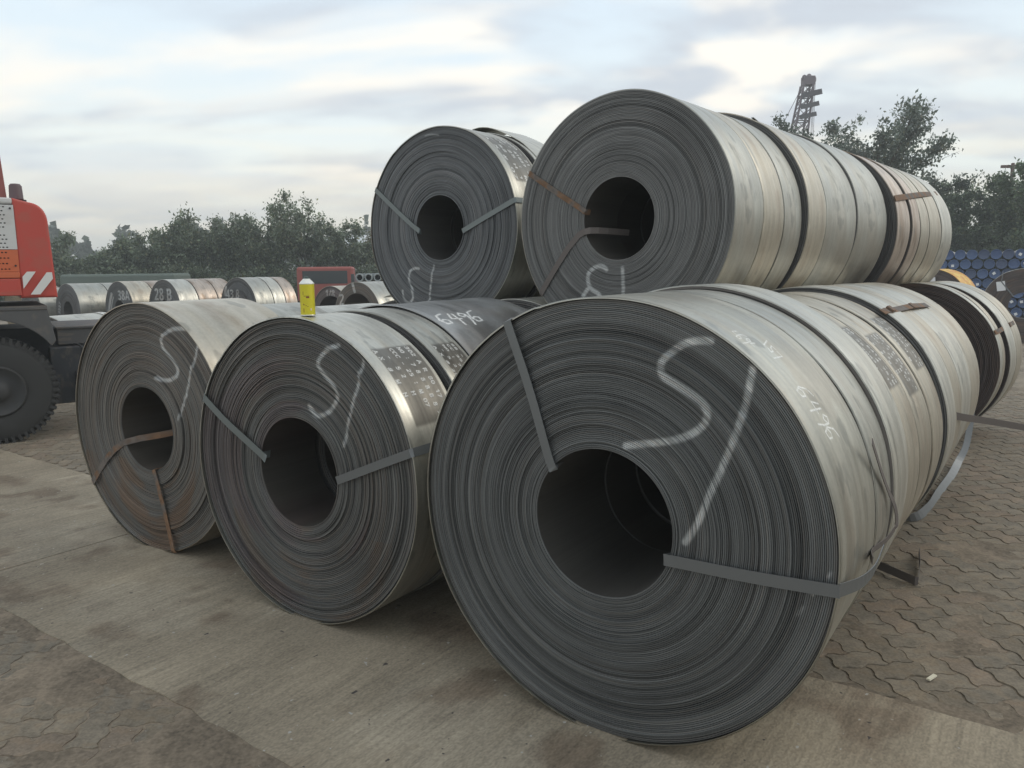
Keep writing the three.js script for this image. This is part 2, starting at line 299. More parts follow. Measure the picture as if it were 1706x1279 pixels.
function outerWrap(R, w, o = {}) {                                          // the outermost sheet, with its cut end lying on the coil
  const { segs = 150, seed = 1, tail = hash(seed, 5, 7) * 2 * Math.PI, dent = 0, th = 0.005, edge = 0.006, rows = dent ? 14 : 4 } = o, V = [], U = [], I = [];
  const prof = []; prof.push([edge, -0.002]); for (let i = 0; i <= rows; i++) prof.push([mix(edge, w - edge, i / rows), th]); prof.push([w - edge, -0.002]);
  for (let k = 0; k < prof.length; k++) for (let j = 0; j <= segs; j++) {
    const t = j / segs * 2 * Math.PI, q = prof[k]; let f = ((t - tail) / (2 * Math.PI)) % 1; if (f < 0) f += 1;
    let r = R + q[1] + (1 - f) * 0.004 + 0.0016 * Math.sin(5 * t + seed) + 0.001 * Math.sin(11 * t + seed * 2.1 + q[0] * 6);
    if (dent) r += dent * (fbm(Math.cos(t) * 3 + 5, Math.sin(t) * 3 + q[0] * 4, seed, 2)) * 2;
    V.push(r * Math.cos(t), r * Math.sin(t) + R, -q[0]); U.push(j / segs, q[0] / w);
    if (k + 1 < prof.length && j < segs) { const a = k * (segs + 1) + j, b = a + segs + 1; I.push(a, b + 1, b, a, a + 1, b + 1); }
  }
  let g = new THREE.BufferGeometry(); g.setAttribute('position', new THREE.Float32BufferAttribute(V, 3)); g.setAttribute('uv', new THREE.Float32BufferAttribute(U, 2)); g.setIndex(I); g.computeVertexNormals();
  // seam of normals at t = 0 / 2 pi
  const nA = g.attributes.normal; for (let k = 0; k < prof.length; k++) { const a = k * (segs + 1), b = a + segs, v = new THREE.Vector3().fromBufferAttribute(nA, a).add(new THREE.Vector3().fromBufferAttribute(nA, b)).normalize(); nA.setXYZ(a, v.x, v.y, v.z); nA.setXYZ(b, v.x, v.y, v.z); }
  return g;
}
// mill-scale on the outside of the coils: streaks round the coil, blotches, chalk or stencilled print where asked
const P2 = (x, y) => [x, y];
function shellTexture(W, H, seed, base, o = {}) {
  const { rustAmt = 0.15, pale = 0, print, block, scuff = 0.4 } = o;
  return colourTexture(W, H, (u, v, i, j) => {
    const st = fbm(u * 14, v * 26, seed, 4, 14, 26), bl = fbm(u * 12, v * 3, seed + 5, 5, 12, 3), fine = noise(u * 500, v * 60, seed + 9, 500, 60), ru = fbm(u * 18 + 3, v * 4, seed + 15, 4, 18, 4), sc = fbm(u * 40, v * 8, seed + 25, 3, 40, 8);
    let k = 1 + 0.30 * (st - 0.5) + 0.5 * (bl - 0.5) + 0.10 * (fine - 0.5); let c = base.map((b) => b * k);
    c = mix3(c, [0.27 * k, 0.18 * k, 0.115 * k], rustAmt * sstep(0.5, 0.72, ru)); c = mix3(c, [0.14 * k, 0.145 * k, 0.135 * k], scuff * sstep(0.60, 0.72, sc) * sstep(0.45, 0.6, bl));
    if (block) { const e = block(i, j); if (e > 0) c = mix3(c, [0.125 * k, 0.115 * k, 0.10 * k], e * 0.8); }
    if (print) { const e = print(i, j); if (e > 0.02) { const br = sstep(0.25, 0.6, fbm(u * 900, v * 130, 7, 2)); c = mix3(c, [0.86, 0.86, 0.82], e * (0.35 + 0.6 * br)); } }
    return c;
  });
}
const shellBump = greyTexture(512, 256, (u, v) => 0.5 + 0.7 * (fbm(u * 10, v * 6, 301, 4, 10, 6) - 0.5) + 0.3 * (fbm(u * 60, v * 20, 311, 2, 60, 20) - 0.5));
const shellRough = greyTexture(512, 256, (u, v) => 0.62 + 0.5 * (fbm(u * 12, v * 10, 321, 5, 12, 10) - 0.5) + 0.2 * (fbm(u * 8, v * 40, 331, 3, 8, 40) - 0.5));
const shellMat = (map, tint = [1, 1, 1], rough = 0.72, metal = 0.88) => std(tint, rough, metal, { map, roughnessMap: shellRough, bumpMap: shellBump, bumpScale: 0.0012 });
const greySteel = [0.435, 0.43, 0.385], warmSteel = [0.50, 0.46, 0.38], paleSteel = [0.535, 0.525, 0.47];
const shells = {
  grey: shellMat(shellTexture(1024, 256, 401, greySteel)), warm: shellMat(shellTexture(1024, 256, 411, warmSteel, { rustAmt: 0.3 })),
  rust: shellMat(shellTexture(1024, 256, 421, [0.50, 0.425, 0.36], { rustAmt: 0.6 })), pale: shellMat(shellTexture(1024, 256, 431, paleSteel, { rustAmt: 0.1 })),
};
function stencil(W, H, t0, t1, v0, v1, lines) {                             // rows of white print on a wiped dark block, read down the coil
  const x0 = t0 / 360 * W, x1 = t1 / 360 * W, y0 = v0 * H, y1 = v1 * H;
  const block = mask(W, H, (x) => { x.filter = 'blur(2px)'; x.fillRect(x0, y0, x1 - x0, y1 - y0); });
  const print = mask(W, H, (x) => { const lh = (y1 - y0) / lines.length; x.font = 'bold ' + Math.round(lh * 0.62) + 'px monospace'; x.globalAlpha = 0.85; lines.forEach((l, i) => { x.save(); x.translate(x1 - 3, y1 - i * lh - lh * 0.12); x.rotate(Math.PI); x.translate(0, lh * 0.8); const wd = x.measureText(l).width; x.scale((x1 - x0 - 6) / Math.max(wd, 1), 1); x.fillText(l, 0, 0); x.restore(); }); });
  return { block, print };
}
// strokes of the hand-written 6 4 9 6
const six = [[0.7, 1.1], [0.25, 0.95], [0.0, 0.45], [0.15, 0.05], [0.5, 0.1], [0.55, 0.4], [0.3, 0.5], [0.05, 0.35]], four = [[0.35, 1.0], [0.1, 0.5], [0.75, 0.42]], fourB = [[0.6, 0.95], [0.45, -0.15]], nine = [[0.6, 0.8], [0.3, 1.0], [0.1, 0.75], [0.3, 0.55], [0.6, 0.75], [0.55, 0.3], [0.35, -0.2]];
const glyphs6496 = [[six, 0], [four, 0.8], [fourB, 0.8], [nine, 1.6], [six, 2.3]];
function handwriting(x, ox, oy, ax, ay, bx, by, glyphs, lw) { x.lineWidth = lw; for (const [g, dx] of glyphs) { x.beginPath(); g.forEach(([a, b], i) => { const px = ox + ax * (a + dx) + bx * b, py = oy + ay * (a + dx) + by * b; i ? x.lineTo(px, py) : x.moveTo(px, py); }); x.stroke(); } }
const codeLines = ['302 A R 80 17 - K', 'N0 : 7 8 8 8 8 8 - ', 'CCC - 25 : M 07   ', '  -  5 2   H      ', 'A X  #  M  H      '], code2 = ['88 - 6412 - 03', 'CC 35 : 4 75 M', 'N0 : 7083 - 12', ' - 5 2   H    ', 'A X # 25   M  '];
const shellPrinted = (seed, base, t, extra) => {                            // chalk and paint are not metal
  const m = shellMat(shellTexture(2048, 256, seed, base, { ...t, ...extra })), W = 1024, H = 256;
  m.metalnessMap = greyTexture(W, H, (u, v) => 1 - 0.95 * sstep(0.05, 0.4, Math.max(t.print(Math.floor(u * 2048), Math.floor(v * 256)), t.print(Math.min(2047, Math.floor(u * 2048) + 1), Math.floor(v * 256))))); return m;
};
shells.b1 = shellPrinted(441, paleSteel, stencil(2048, 256, 22, 54, 0.20, 0.93, codeLines));
shells.b2 = shellPrinted(451, greySteel, stencil(2048, 256, 24, 52, 0.2, 0.9, code2));
shells.b3 = shellPrinted(461, [0.40, 0.40, 0.39], { print: mask(2048, 256, (x) => handwriting(x, 60.5 / 360 * 2048, 0.05 * 256, 0, 33, 46, 0, glyphs6496, 4.5)) }, { scuff: 0.1 });
shells.a1 = shellPrinted(471, [0.455, 0.445, 0.39], { print: mask(2048, 256, (x) => { handwriting(x, 40 / 360 * 2048, 0.24 * 256, -27, 6, 0, 48, glyphs6496, 2.6); handwriting(x, 53 / 360 * 2048, 0.42 * 256, -14, -4, 4, 30, [[[[0, 1], [0.1, 0]], 0], [[[0.7, 1], [0.1, 0.9], [0.2, 0.5], [0.6, 0.4], [0.5, 0], [0, 0.1]], 0.6], [[[0, 0.9], [0.7, 1], [0.2, -0.4]], 1.5]], 2); handwriting(x, 59 / 360 * 2048, 0.16 * 256, -12, 3, 3, 34, [[four, 0], [six, 0.8], [nine, 1.6], [four, 2.3]], 1.4); }) });
shells.a4 = shellPrinted(481, warmSteel, stencil(2048, 256, 30, 56, 0.25, 0.95, code2), { rustAmt: 0.25 });
shells.a5 = shellPrinted(491, warmSteel, stencil(2048, 256, 24, 50, 0.15, 0.85, codeLines), { rustAmt: 0.2 });
shells.d1 = shellPrinted(501, greySteel, stencil(2048, 256, 24, 60, 0.2, 0.95, ['8020 - 71 - 6', 'N0 : 41887 - 2', 'CC 25 : M', '- 52  H 1', 'A X # 07']));

// cut edges on the front faces, with the chalk marks
function faceTexture(W, R, o) {
  const { seed, base, chalk = [], text, lw = 0.03, rust = 0, low = 0, tintB } = o;
  const mk = mask(W, W, (x) => { x.filter = 'blur(' + (W / 2 / R * 0.0045).toFixed(1) + 'px)'; const q = (p) => [(p[0] / (2 * R) + 0.5) * W, (p[1] / (2 * R) + 0.5) * W];
    for (const c of chalk) { x.lineWidth = (c.w ?? lw) / (2 * R) * W; x.beginPath(); c.p.forEach((p, i) => { const [a, b] = q(p); if (!i) x.moveTo(a, b); else if (i + 1 < c.p.length) { const [e, f] = q(c.p[i + 1]); x.quadraticCurveTo(a, b, (a + e) / 2, (b + f) / 2); } else x.lineTo(a, b); }); x.stroke(); }
    if (text) { x.save(); const [a, b] = q(text.at); x.translate(a, b); x.rotate(text.turn ?? 0); x.scale(1, -1); x.font = 'bold ' + Math.round(text.h / (2 * R) * W) + 'px sans-serif'; x.fillText(text.t, 0, 0); x.restore(); } });
  return colourTexture(W, W, (u, v, i, j) => {
    const x = (u - 0.5) * 2 * R, y = (v - 0.5) * 2 * R, r = Math.hypot(x, y), t = Math.atan2(y, x) / (2 * Math.PI) + 0.5;
    const ring = noise(r * 260, t * 6, seed, 0, 6), arc = fbm(r * 70, t * 18, seed + 3, 3, 0, 18), bl = fbm(x * 2.2 + 9, y * 2.2 + 9, seed + 7, 4), fn = noise(x * 300, y * 300, seed + 11);
    const k = 1 + 0.5 * (ring - 0.5) + 0.5 * (arc - 0.5) + 0.4 * (bl - 0.5) + 0.15 * (fn - 0.5);
    let c = base.map((b) => b * k); const ru = sstep(0.5, 0.72, fbm(x * 3 + 4, y * 3 + r * 12, seed + 17, 4));
    c = mix3(c, [0.21 * k, 0.135 * k, 0.085 * k], ru * rust * (y < low ? 1 : 0.25)); if (tintB) { const q = sstep(0.55, 0.7, fbm(r * 9, t * 5, seed + 27, 3, 0, 5)); c = mix3(c, tintB.map((b) => b * k), q * 0.5); }
    const e = mk(i, j); if (e > 0.02) { const br = sstep(0.2, 0.75, noise(r * 240, t * 14, seed + 31, 0, 14) * 0.75 + fn * 0.25); c = mix3(c, [0.66, 0.68, 0.68], e * (0.40 + 0.48 * br)); }
    return c;
  }, false);
}
const faceMat = (map, rough = 0.56, metal = 0.5) => std([1, 1, 1], rough, metal, { map, vertexColors: true });
const sA = [[0.45, 0.78], [0.4, 0.785], [0.33, 0.76], [0.27, 0.71], [0.25, 0.68], [0.26, 0.64], [0.32, 0.61], [0.38, 0.58], [0.43, 0.55], [0.45, 0.51], [0.44, 0.47], [0.4, 0.43], [0.34, 0.4], [0.24, 0.37], [0.11, 0.345]];
const sB = [[0.35, 0.73], [0.29, 0.72], [0.22, 0.67], [0.19, 0.63], [0.23, 0.58], [0.31, 0.52], [0.34, 0.46], [0.31, 0.41], [0.25, 0.36], [0.17, 0.33], [0.11, 0.39]];
const sC = [[0.51, 0.73], [0.41, 0.73], [0.31, 0.71], [0.24, 0.65], [0.26, 0.58], [0.35, 0.52], [0.4, 0.46], [0.4, 0.42], [0.34, 0.38], [0.25, 0.36], [0.15, 0.38]];
const sD = [[-0.25, -0.35], [-0.3, -0.34], [-0.37, -0.37], [-0.39, -0.44], [-0.35, -0.53], [-0.33, -0.59], [-0.36, -0.65], [-0.42, -0.66], [-0.47, -0.61], [-0.47, -0.55]];
const sE = [[-0.09, -0.35], [-0.12, -0.32], [-0.19, -0.33], [-0.25, -0.38], [-0.25, -0.44], [-0.22, -0.49], [-0.15, -0.52], [-0.13, -0.58], [-0.16, -0.66], [-0.24, -0.69], [-0.31, -0.64], [-0.31, -0.56], [-0.25, -0.49]];
const steelEdge = [0.146, 0.153, 0.154];
const faces = {
  a: faceMat(faceTexture(2048, 0.937, { seed: 601, base: steelEdge, lw: 0.028, chalk: [{ p: sA }, { p: [[0.61, 0.69], [0.6, 0.63], [0.58, 0.52], [0.54, 0.39], [0.47, 0.21], [0.42, 0.08], [0.37, -0.01]], w: 0.026 }, { p: [[0.91, -0.015], [0.9, -0.035]], w: 0.005 }, { p: [[0.875, -0.085], [0.85, -0.115]], w: 0.005 }, { p: [[0.82, -0.165], [0.80, -0.205]], w: 0.005 }] })),
  b: faceMat(faceTexture(1024, 0.872, { seed: 611, base: [0.150, 0.152, 0.148], lw: 0.024, rust: 0.35, low: -0.3, tintB: [0.145, 0.115, 0.12], chalk: [{ p: sB }, { p: [[0.53, 0.66], [0.5, 0.57], [0.45, 0.44], [0.39, 0.29], [0.36, 0.19]], w: 0.018 }, { p: [[-0.76, -0.28], [-0.7, -0.41], [-0.62, -0.49]], w: 0.006 }] })),
  c: faceMat(faceTexture(1024, 0.893, { seed: 621, base: [0.165, 0.16, 0.15], lw: 0.028, rust: 0.6, low: -0.25, chalk: [{ p: sC }, { p: [[0.63, 0.66], [0.6, 0.56], [0.51, 0.36], [0.43, 0.21], [0.37, 0.1]], w: 0.02 }] })),
  d: faceMat(faceTexture(1024, 0.851, { seed: 631, base: [0.155, 0.163, 0.17], lw: 0.022, chalk: [{ p: sD }, { p: [[-0.08, -0.32], [-0.11, -0.47], [-0.14, -0.63], [-0.15, -0.72]], w: 0.018 }, { p: [[-0.14, 0.79], [-0.08, 0.8], [0.02, 0.78]], w: 0.008 }] })),
  e: faceMat(faceTexture(1024, 0.849, { seed: 641, base: [0.175, 0.178, 0.176], lw: 0.03, chalk: [{ p: sE }, { p: [[0.04, -0.34], [0.05, -0.44], [0.04, -0.66]], w: 0.026 }] })),
  plain: faceMat(faceTexture(512, 0.9, { seed: 651, base: [0.155, 0.153, 0.150] })),
  brown: faceMat(faceTexture(512, 0.9, { seed: 661, base: [0.12, 0.10, 0.095], rust: 0.4, low: 2 })),
};
const strapMat = { steel: std([0.20, 0.21, 0.215], 0.5, 0.7), green: std([0.20, 0.225, 0.225], 0.5, 0.6), rusty: std([1, 1, 1], 0.8, 0.2, { map: colourTexture(256, 256, (u, v) => { const a = fbm(u * 9, v * 9, 3, 4, 9, 9), b = fbm(u * 50, v * 50, 5, 2, 50, 50), k = 0.7 + 0.6 * b; return mix3([0.20 * k, 0.115 * k, 0.065 * k], [0.15 * k, 0.13 * k, 0.115 * k], sstep(0.42, 0.6, a)); }) }), dull: std([0.16, 0.14, 0.13], 0.65, 0.5) };

// strap of a coil: from inside the bore over the face and along the outside
function faceStrap(parent, R, rb, w, pts, mat, o = {}) {
  const { width = 0.034, outer = w - 0.01, deep = 0.07, edgeLift = 0.004 } = o, path = [], ang = (p) => Math.atan2(p[1], p[0]);
  const tan = (t) => [-Math.sin(t), Math.cos(t), 0], f = pts[0], t0 = ang(f), l = pts[pts.length - 1], t1 = ang(l);
  if (o.start !== 'free') { path.push({ p: [(rb - 0.006) * Math.cos(t0), R + (rb - 0.006) * Math.sin(t0), -deep], w: tan(t0) }, { p: [(rb - 0.006) * Math.cos(t0), R + (rb - 0.006) * Math.sin(t0), -0.02], w: tan(t0) }); }
  const c = new THREE.CatmullRomCurve3(pts.map((p) => new THREE.Vector3(p[0], p[1], 0))), n = 10;
  for (let i = 0; i <= n; i++) { const p = c.getPoint(i / n), d = c.getTangent(i / n); path.push({ p: [p.x, R + p.y, edgeLift - (o.start === 'free' ? (o.dip ?? 0.62) * Math.pow(Math.max(0, 1 - i / n * (o.freeK ?? 2.2)), 1.5) : 0)], w: [-d.y, d.x, 0] }); }
  if (outer > 0) { const rr = R + 0.013; path.push({ p: [rr * Math.cos(t1), R + rr * Math.sin(t1), -0.006], w: tan(t1) }, { p: [rr * Math.cos(t1), R + rr * Math.sin(t1), -0.05], w: tan(t1) }, { p: [rr * Math.cos(t1), R + rr * Math.sin(t1), -outer], w: tan(t1) }); }
  return part('strap', ribbon(path, width, 0.003), mat, parent);
}
const rows = {
  a: { o: [0.356, -3.105], phi: 34.8 }, a2: { o: [0.356, -3.105], phi: 35.5 }, b: { o: [-1.217, -4.249], phi: 33.2 }, c: { o: [-2.615, -5.437], phi: 32 },
  a3: { o: [4.50, -8.75], phi: 40 }, d: { o: [-0.627, -6.905], phi: 37, y: 2.356 }, e: { o: [0.748, -5.514], phi: 38.8, y: 2.330 },
};
const coilMade = [];
function coil(label, row, s0, w, R, o = {}) {
  const rw = rows[row], ph = rw.phi * D2R, off = o.off ?? 0, x = rw.o[0] + Math.sin(ph) * s0 + Math.cos(ph) * off, z = rw.o[1] - Math.cos(ph) * s0 + Math.sin(ph) * off, y = (rw.y !== undefined ? rw.y - R : 0) + (o.dy ?? 0);
  const t = thing('steel_coil', label, 'steel coil', [x, y, z], -ph + (o.yaw ?? 0) * D2R, o.group ?? 'coils in the stacked rows');
  const rb = o.rb ?? 0.305, seed = coilMade.length + 3; coilMade.push(t);
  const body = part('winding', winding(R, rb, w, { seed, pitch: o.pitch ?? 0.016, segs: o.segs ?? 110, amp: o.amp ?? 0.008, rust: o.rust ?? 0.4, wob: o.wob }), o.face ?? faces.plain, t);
  part('outer_wrap', outerWrap(R, w, { segs: Math.max(o.segs ?? 110, 96), seed, dent: o.dent, tail: o.tail }), o.shell ?? shells.grey, t);
  t.userData.R = undefined; delete t.userData.R; return t;
}
// row beside the paver yard (front coil, its two neighbours, the printed group, the strapped group at the end)
const A1 = coil('large front steel coil with chalk S1 standing beside the paver yard', 'a', 0, 0.64, 0.937, { face: faces.a, shell: shells.a1, pitch: 0.0074, segs: 200, amp: 0.010, rb: 0.316, rust: 0.25, tail: 1.9 });
faceStrap(A1, 0.937, 0.316, 0.64, [[-0.22, 0.20], [-0.24, 0.24], [-0.34, 0.54], [-0.455, 0.83]], strapMat.steel, { width: 0.042, outer: 0.06 });
faceStrap(A1, 0.937, 0.316, 0.64, [[0.29, -0.09], [0.63, -0.085], [0.945, -0.07]], strapMat.steel, { width: 0.048, outer: 0 });
coil('narrow grey steel coil touching back of the large chalk S1 coil beside paver yard', 'a', 0.644, 0.336, 0.937, { rb: 0.316, shell: shells.grey, tail: 2.6, off: 0.006 });
coil('pale steel coil second behind the large chalk S1 coil beside paver yard', 'a', 0.985, 0.38, 0.948, { rb: 0.316, shell: shells.pale, tail: 2.2, off: 0.01 });
coil('first of three warm printed coils in paver side row, behind the pale coil', 'a2', 1.40, 0.46, 0.902, { shell: shells.a4, face: faces.plain, off: 0.02 });
coil('second of three warm printed coils with dense stencil rows in paver side row', 'a2', 1.87, 0.44, 0.902, { shell: shells.a5, off: 0.02 });
coil('third of three warm printed coils in paver side row, before the strapped pair', 'a2', 2.32, 0.43, 0.905, { shell: shells.a4, off: 0.022 });
const A7 = coil('pale coil under rusty buckled strap, behind the printed group in paver side row', 'a2', 2.80, 0.40, 0.922, { shell: shells.pale, face: faces.plain, off: 0.03 });
const A8 = coil('warm coil between two pale ones behind the rusty buckled strap in paver side row', 'a2', 3.215, 0.42, 0.918, { shell: shells.warm, off: 0.03 });
coil('wide pale coil third from the dark gap end of paver side row', 'a2', 3.65, 0.66, 0.915, { shell: shells.pale, off: 0.03 });
coil('last wide warm coil before the dark gap in paver side row', 'a2', 4.325, 0.72, 0.912, { shell: shells.warm, off: 0.03 });
const G3 = [[0, 0.13, 'thin pale coil with dark brown face at the gap of paver side row', shells.pale], [0.15, 0.16, 'thin coil squeezed behind the dark brown faced one in paver side row', shells.warm], [0.45, 0.42, 'pale coil after the narrow slot in paver side row', shells.pale], [0.89, 0.45, 'end coil of the paver side row near blue capped pipes', shells.warm]];
G3.forEach(([s, w, l, m], i) => coil(l, 'a3', s, w, 0.89, { shell: m, face: faces.brown, off: i > 1 ? 0.03 : 0, segs: 120, amp: 0.006 }));
// middle row, with the spray can
const B1 = coil('front coil of middle row with chalk S1, stencil print and spray can on top', 'b', 0, 0.43, 0.872, { face: faces.b, shell: shells.b1, pitch: 0.0095, segs: 180, amp: 0.016, rust: 0.45, wob: 0.003, rb: 0.312, tail: 2.4 });
faceStrap(B1, 0.872, 0.312, 0.43, [[-0.25, 0.05], [-0.32, 0.09], [-0.6, 0.24], [-0.79, 0.365]], strapMat.green, { width: 0.045 });
faceStrap(B1, 0.872, 0.312, 0.43, [[0.32, 0.0], [0.66, 0.14], [0.845, 0.215]], strapMat.steel, { width: 0.045 });
coil('printed grey coil right behind the spray can coil in middle row', 'b', 0.475, 0.29, 0.877, { shell: shells.b2, off: 0.02, dy: 0.0, tail: 2.5 });
coil('dented dark grey coil with handwritten 6496 in middle row', 'b', 0.778, 1.08, 0.882, { shell: shells.b3, dent: 0.009, tail: 2.3, segs: 140 });
coil('dark faced coil behind the dented 6496 coil in middle row', 'b', 2.12, 0.8, 0.88, { face: faces.plain, off: 0.06 });
coil('coil hidden under the upper rows in middle row', 'b', 2.94, 0.9, 0.88, {});
coil('coil far under the upper rows in middle row', 'b', 3.88, 0.9, 0.88, {});
// row beside the red crane
const C1 = coil('front coil of crane side row with chalk S1 and rusty straps', 'c', 0, 0.86, 0.893, { face: faces.c, shell: shells.warm, pitch: 0.011, segs: 170, amp: 0.012, rust: 0.45, wob: 0.002, rb: 0.30, tail: 2.0 });
faceStrap(C1, 0.893, 0.30, 0.86, [[0.27, -0.02], [0.13, -0.035], [-0.03, -0.07], [-0.29, -0.13], [-0.51, -0.27], [-0.735, -0.485]], strapMat.rusty, { width: 0.046, start: 'free', freeK: 1.6 });
faceStrap(C1, 0.893, 0.30, 0.86, [[0.06, -0.29], [0.1, -0.41], [0.17, -0.66], [0.215, -0.862]], strapMat.rusty, { width: 0.042, outer: 0.02 });
coil('second coil of crane side row with faded white print', 'c', 0.88, 0.6, 0.862, { shell: shells.b2 });
coil('third pale coil of crane side row', 'c', 1.53, 0.85, 0.84, { shell: shells.pale, off: 0.03 });
coil('dark coil of crane side row with lifted outer sheet', 'c', 2.75, 0.8, 0.85, { shell: shells.grey, off: 0.10, face: faces.plain });
coil('last coil of crane side row under the upper coils', 'c', 3.6, 0.9, 0.84, { shell: shells.warm });
// upper rows
const D1 = coil('front coil of upper row over the middle, chalk S1 under its bore, stencil print', 'd', 0, 0.47, 0.851, { face: faces.d, shell: shells.d1, pitch: 0.0105, segs: 160, amp: 0.010, rust: 0.2, wob: 0.002, rb: 0.278, tail: 2.2 });
faceStrap(D1, 0.851, 0.278, 0.47, [[-0.22, -0.02], [-0.29, 0.02], [-0.51, 0.18], [-0.765, 0.375]], strapMat.green, { width: 0.042 });
faceStrap(D1, 0.851, 0.278, 0.47, [[0.278, -0.04], [0.47, 0.04], [0.83, 0.185]], strapMat.green, { width: 0.042 });
coil('second coil of upper row with a sprung outer sheet', 'd', 0.52, 0.5, 0.858, { shell: shells.pale, off: 0.02 });
coil('third coil of upper row behind the sprung sheet coil', 'd', 1.05, 0.9, 0.85, {});
coil('fourth coil of upper row over the middle', 'd', 1.98, 0.9, 0.85, {});
const E1 = coil('front coil of long upper row with chalk S1 under its bore and one rusty strap', 'e', 0, 0.465, 0.849, { face: faces.e, shell: shells.grey, pitch: 0.0095, segs: 180, amp: 0.005, rust: 0.15, rb: 0.283, tail: 2.6 });
faceStrap(E1, 0.849, 0.283, 0.465, [[-0.27, 0.06], [-0.28, 0.07], [-0.48, 0.19], [-0.76, 0.365]], strapMat.rusty, { width: 0.04, outer: 0.3 });
faceStrap(E1, 0.849, 0.283, 0.465, [[-0.08, -0.085], [-0.15, -0.076], [-0.23, -0.072], [-0.32, -0.1], [-0.51, -0.31], [-0.665, -0.525]], strapMat.dull, { width: 0.044, start: 'free', dip: 0.3 });
const eRow = [
  [0.475, 0.385, 0.847, 0.0, 0, shells.warm, 'second coil of long upper row with scraped dark scribbles'], [0.87, 0.36, 0.847, 0.0, 0, shells.grey, 'third coil of long upper row before the first dark step'],
  [1.285, 0.42, 0.858, 0.025, 0.02, shells.warm, 'coil after the first dark step in long upper row'], [1.715, 0.83, 0.858, 0.025, 0.02, shells.grey, 'wide greenish grey coil in long upper row with dull streaks'], [2.57, 0.98, 0.862, 0.03, 0.035, shells.grey, 'broad grey coil of long upper row before the rusty end group'],
  [3.72, 0.5, 0.858, 0.10, 0.01, shells.rust, 'first rusty coil of the strapped end group in long upper row'], [4.32, 0.34, 0.858, 0.11, 0.01, shells.rust, 'second rusty coil of the strapped end group in long upper row'], [4.68, 0.42, 0.858, 0.115, 0.01, shells.warm, 'third coil of the strapped end group in long upper row'], [5.12, 0.62, 0.858, 0.12, 0.01, shells.warm, 'fourth coil of the strapped end group in long upper row'], [5.76, 0.62, 0.858, 0.125, 0.01, shells.pale, 'end coil of long upper row facing the trees'],
];
eRow.forEach(([s, w, R, off, dy, m, l]) => coil(l, 'e', s, w, R, { shell: m, off, dy, face: faces.plain }));

// a strap laid along the outside of a row, tying several coils together
function rowBand(label, row, s0, s1, th, R, off, dy, mat, o = {}) {
  const rw = rows[row], ph = rw.phi * D2R, x = rw.o[0] + Math.cos(ph) * off, z = rw.o[1] + Math.sin(ph) * off, t = thing('strapping_band', label, 'strap', [x, (rw.y !== undefined ? rw.y - R : 0) + dy, z], -ph, 'bands tying coils together');
  const a = th * D2R, path = [], n = 16, lift = o.lift ?? 0.014, slope = (o.slope ?? 0) * D2R;
  for (let i = 0; i <= n; i++) { const k = i / n, b = a + slope * k, r = R + lift + 0.006 * Math.sin(k * 9 + s0), d = i === 0 || i === n ? -0.012 : 0; path.push({ p: [(r + d) * Math.cos(b), R + (r + d) * Math.sin(b), -mix(s0, s1, k)], w: [-Math.sin(b), Math.cos(b), 0] }); }
  part('strap', ribbon(path, o.width ?? 0.04, 0.004), mat, t);
  for (const k of o.buckles ?? []) { const b = a + slope * k, r = R + lift + 0.008, g = rbox(0.055, 0.016, 0.09, 0.004); g.rotateZ(b - Math.PI / 2).translate(r * Math.cos(b), R + r * Math.sin(b), -mix(s0, s1, k)); part('buckle', g, strapMat.rusty, t); }
  return t;
}
rowBand('rusty strap with two buckles tying the paver side row', 'a2', 2.74, 4.46, 56, 0.922, 0.03, 0, strapMat.rusty, { buckles: [0.12, 0.55], slope: -3, width: 0.05 });
rowBand('rusty strap tying the end group of the paver side row', 'a3', -0.02, 1.33, 24, 0.90, 0.0, 0, strapMat.rusty, { buckles: [0.7], slope: 2, width: 0.05 });
rowBand('rusty strap tying the end group of the long upper row', 'e', 3.70, 6.34, 20, 0.862, 0.11, 0.01, strapMat.rusty, { slope: 17, width: 0.06, lift: 0.02 });

// sprung outer sheet on the second coil of the upper row
{
  const d2 = coilMade.find((c) => c.userData.label.includes('sprung outer sheet') && c.userData.label.startsWith('second')), path = [];
  for (let i = 0; i <= 20; i++) { const k = i / 20, a = (112 - 70 * k) * D2R, r = 0.858 + 0.012 + 0.055 * Math.sin(Math.min(1, k * 1.15) * Math.PI) * (0.6 + 0.4 * Math.sin(k * 7)); path.push({ p: [r * Math.cos(a), 0.858 + r * Math.sin(a), -0.27], w: [0, 0, 1] }); }
  part('sprung_sheet', ribbon(path, 0.44, 0.005), shells.pale, d2);
}

{
  const c4 = coilMade.find((c) => c.userData.label.includes('lifted outer sheet')), path = [];
  for (let i = 0; i <= 18; i++) { const k = i / 18, a = (105 - 62 * k) * D2R, r = 0.85 + 0.012 + 0.05 * Math.pow(1 - k, 1.3) + 0.012 * Math.sin(k * 11); path.push({ p: [r * Math.cos(a), 0.85 + r * Math.sin(a), -0.3], w: [0.05, 0, 1] }); }
  part('lifted_sheet', ribbon(path, 0.62, 0.005), shells.pale, c4);
}

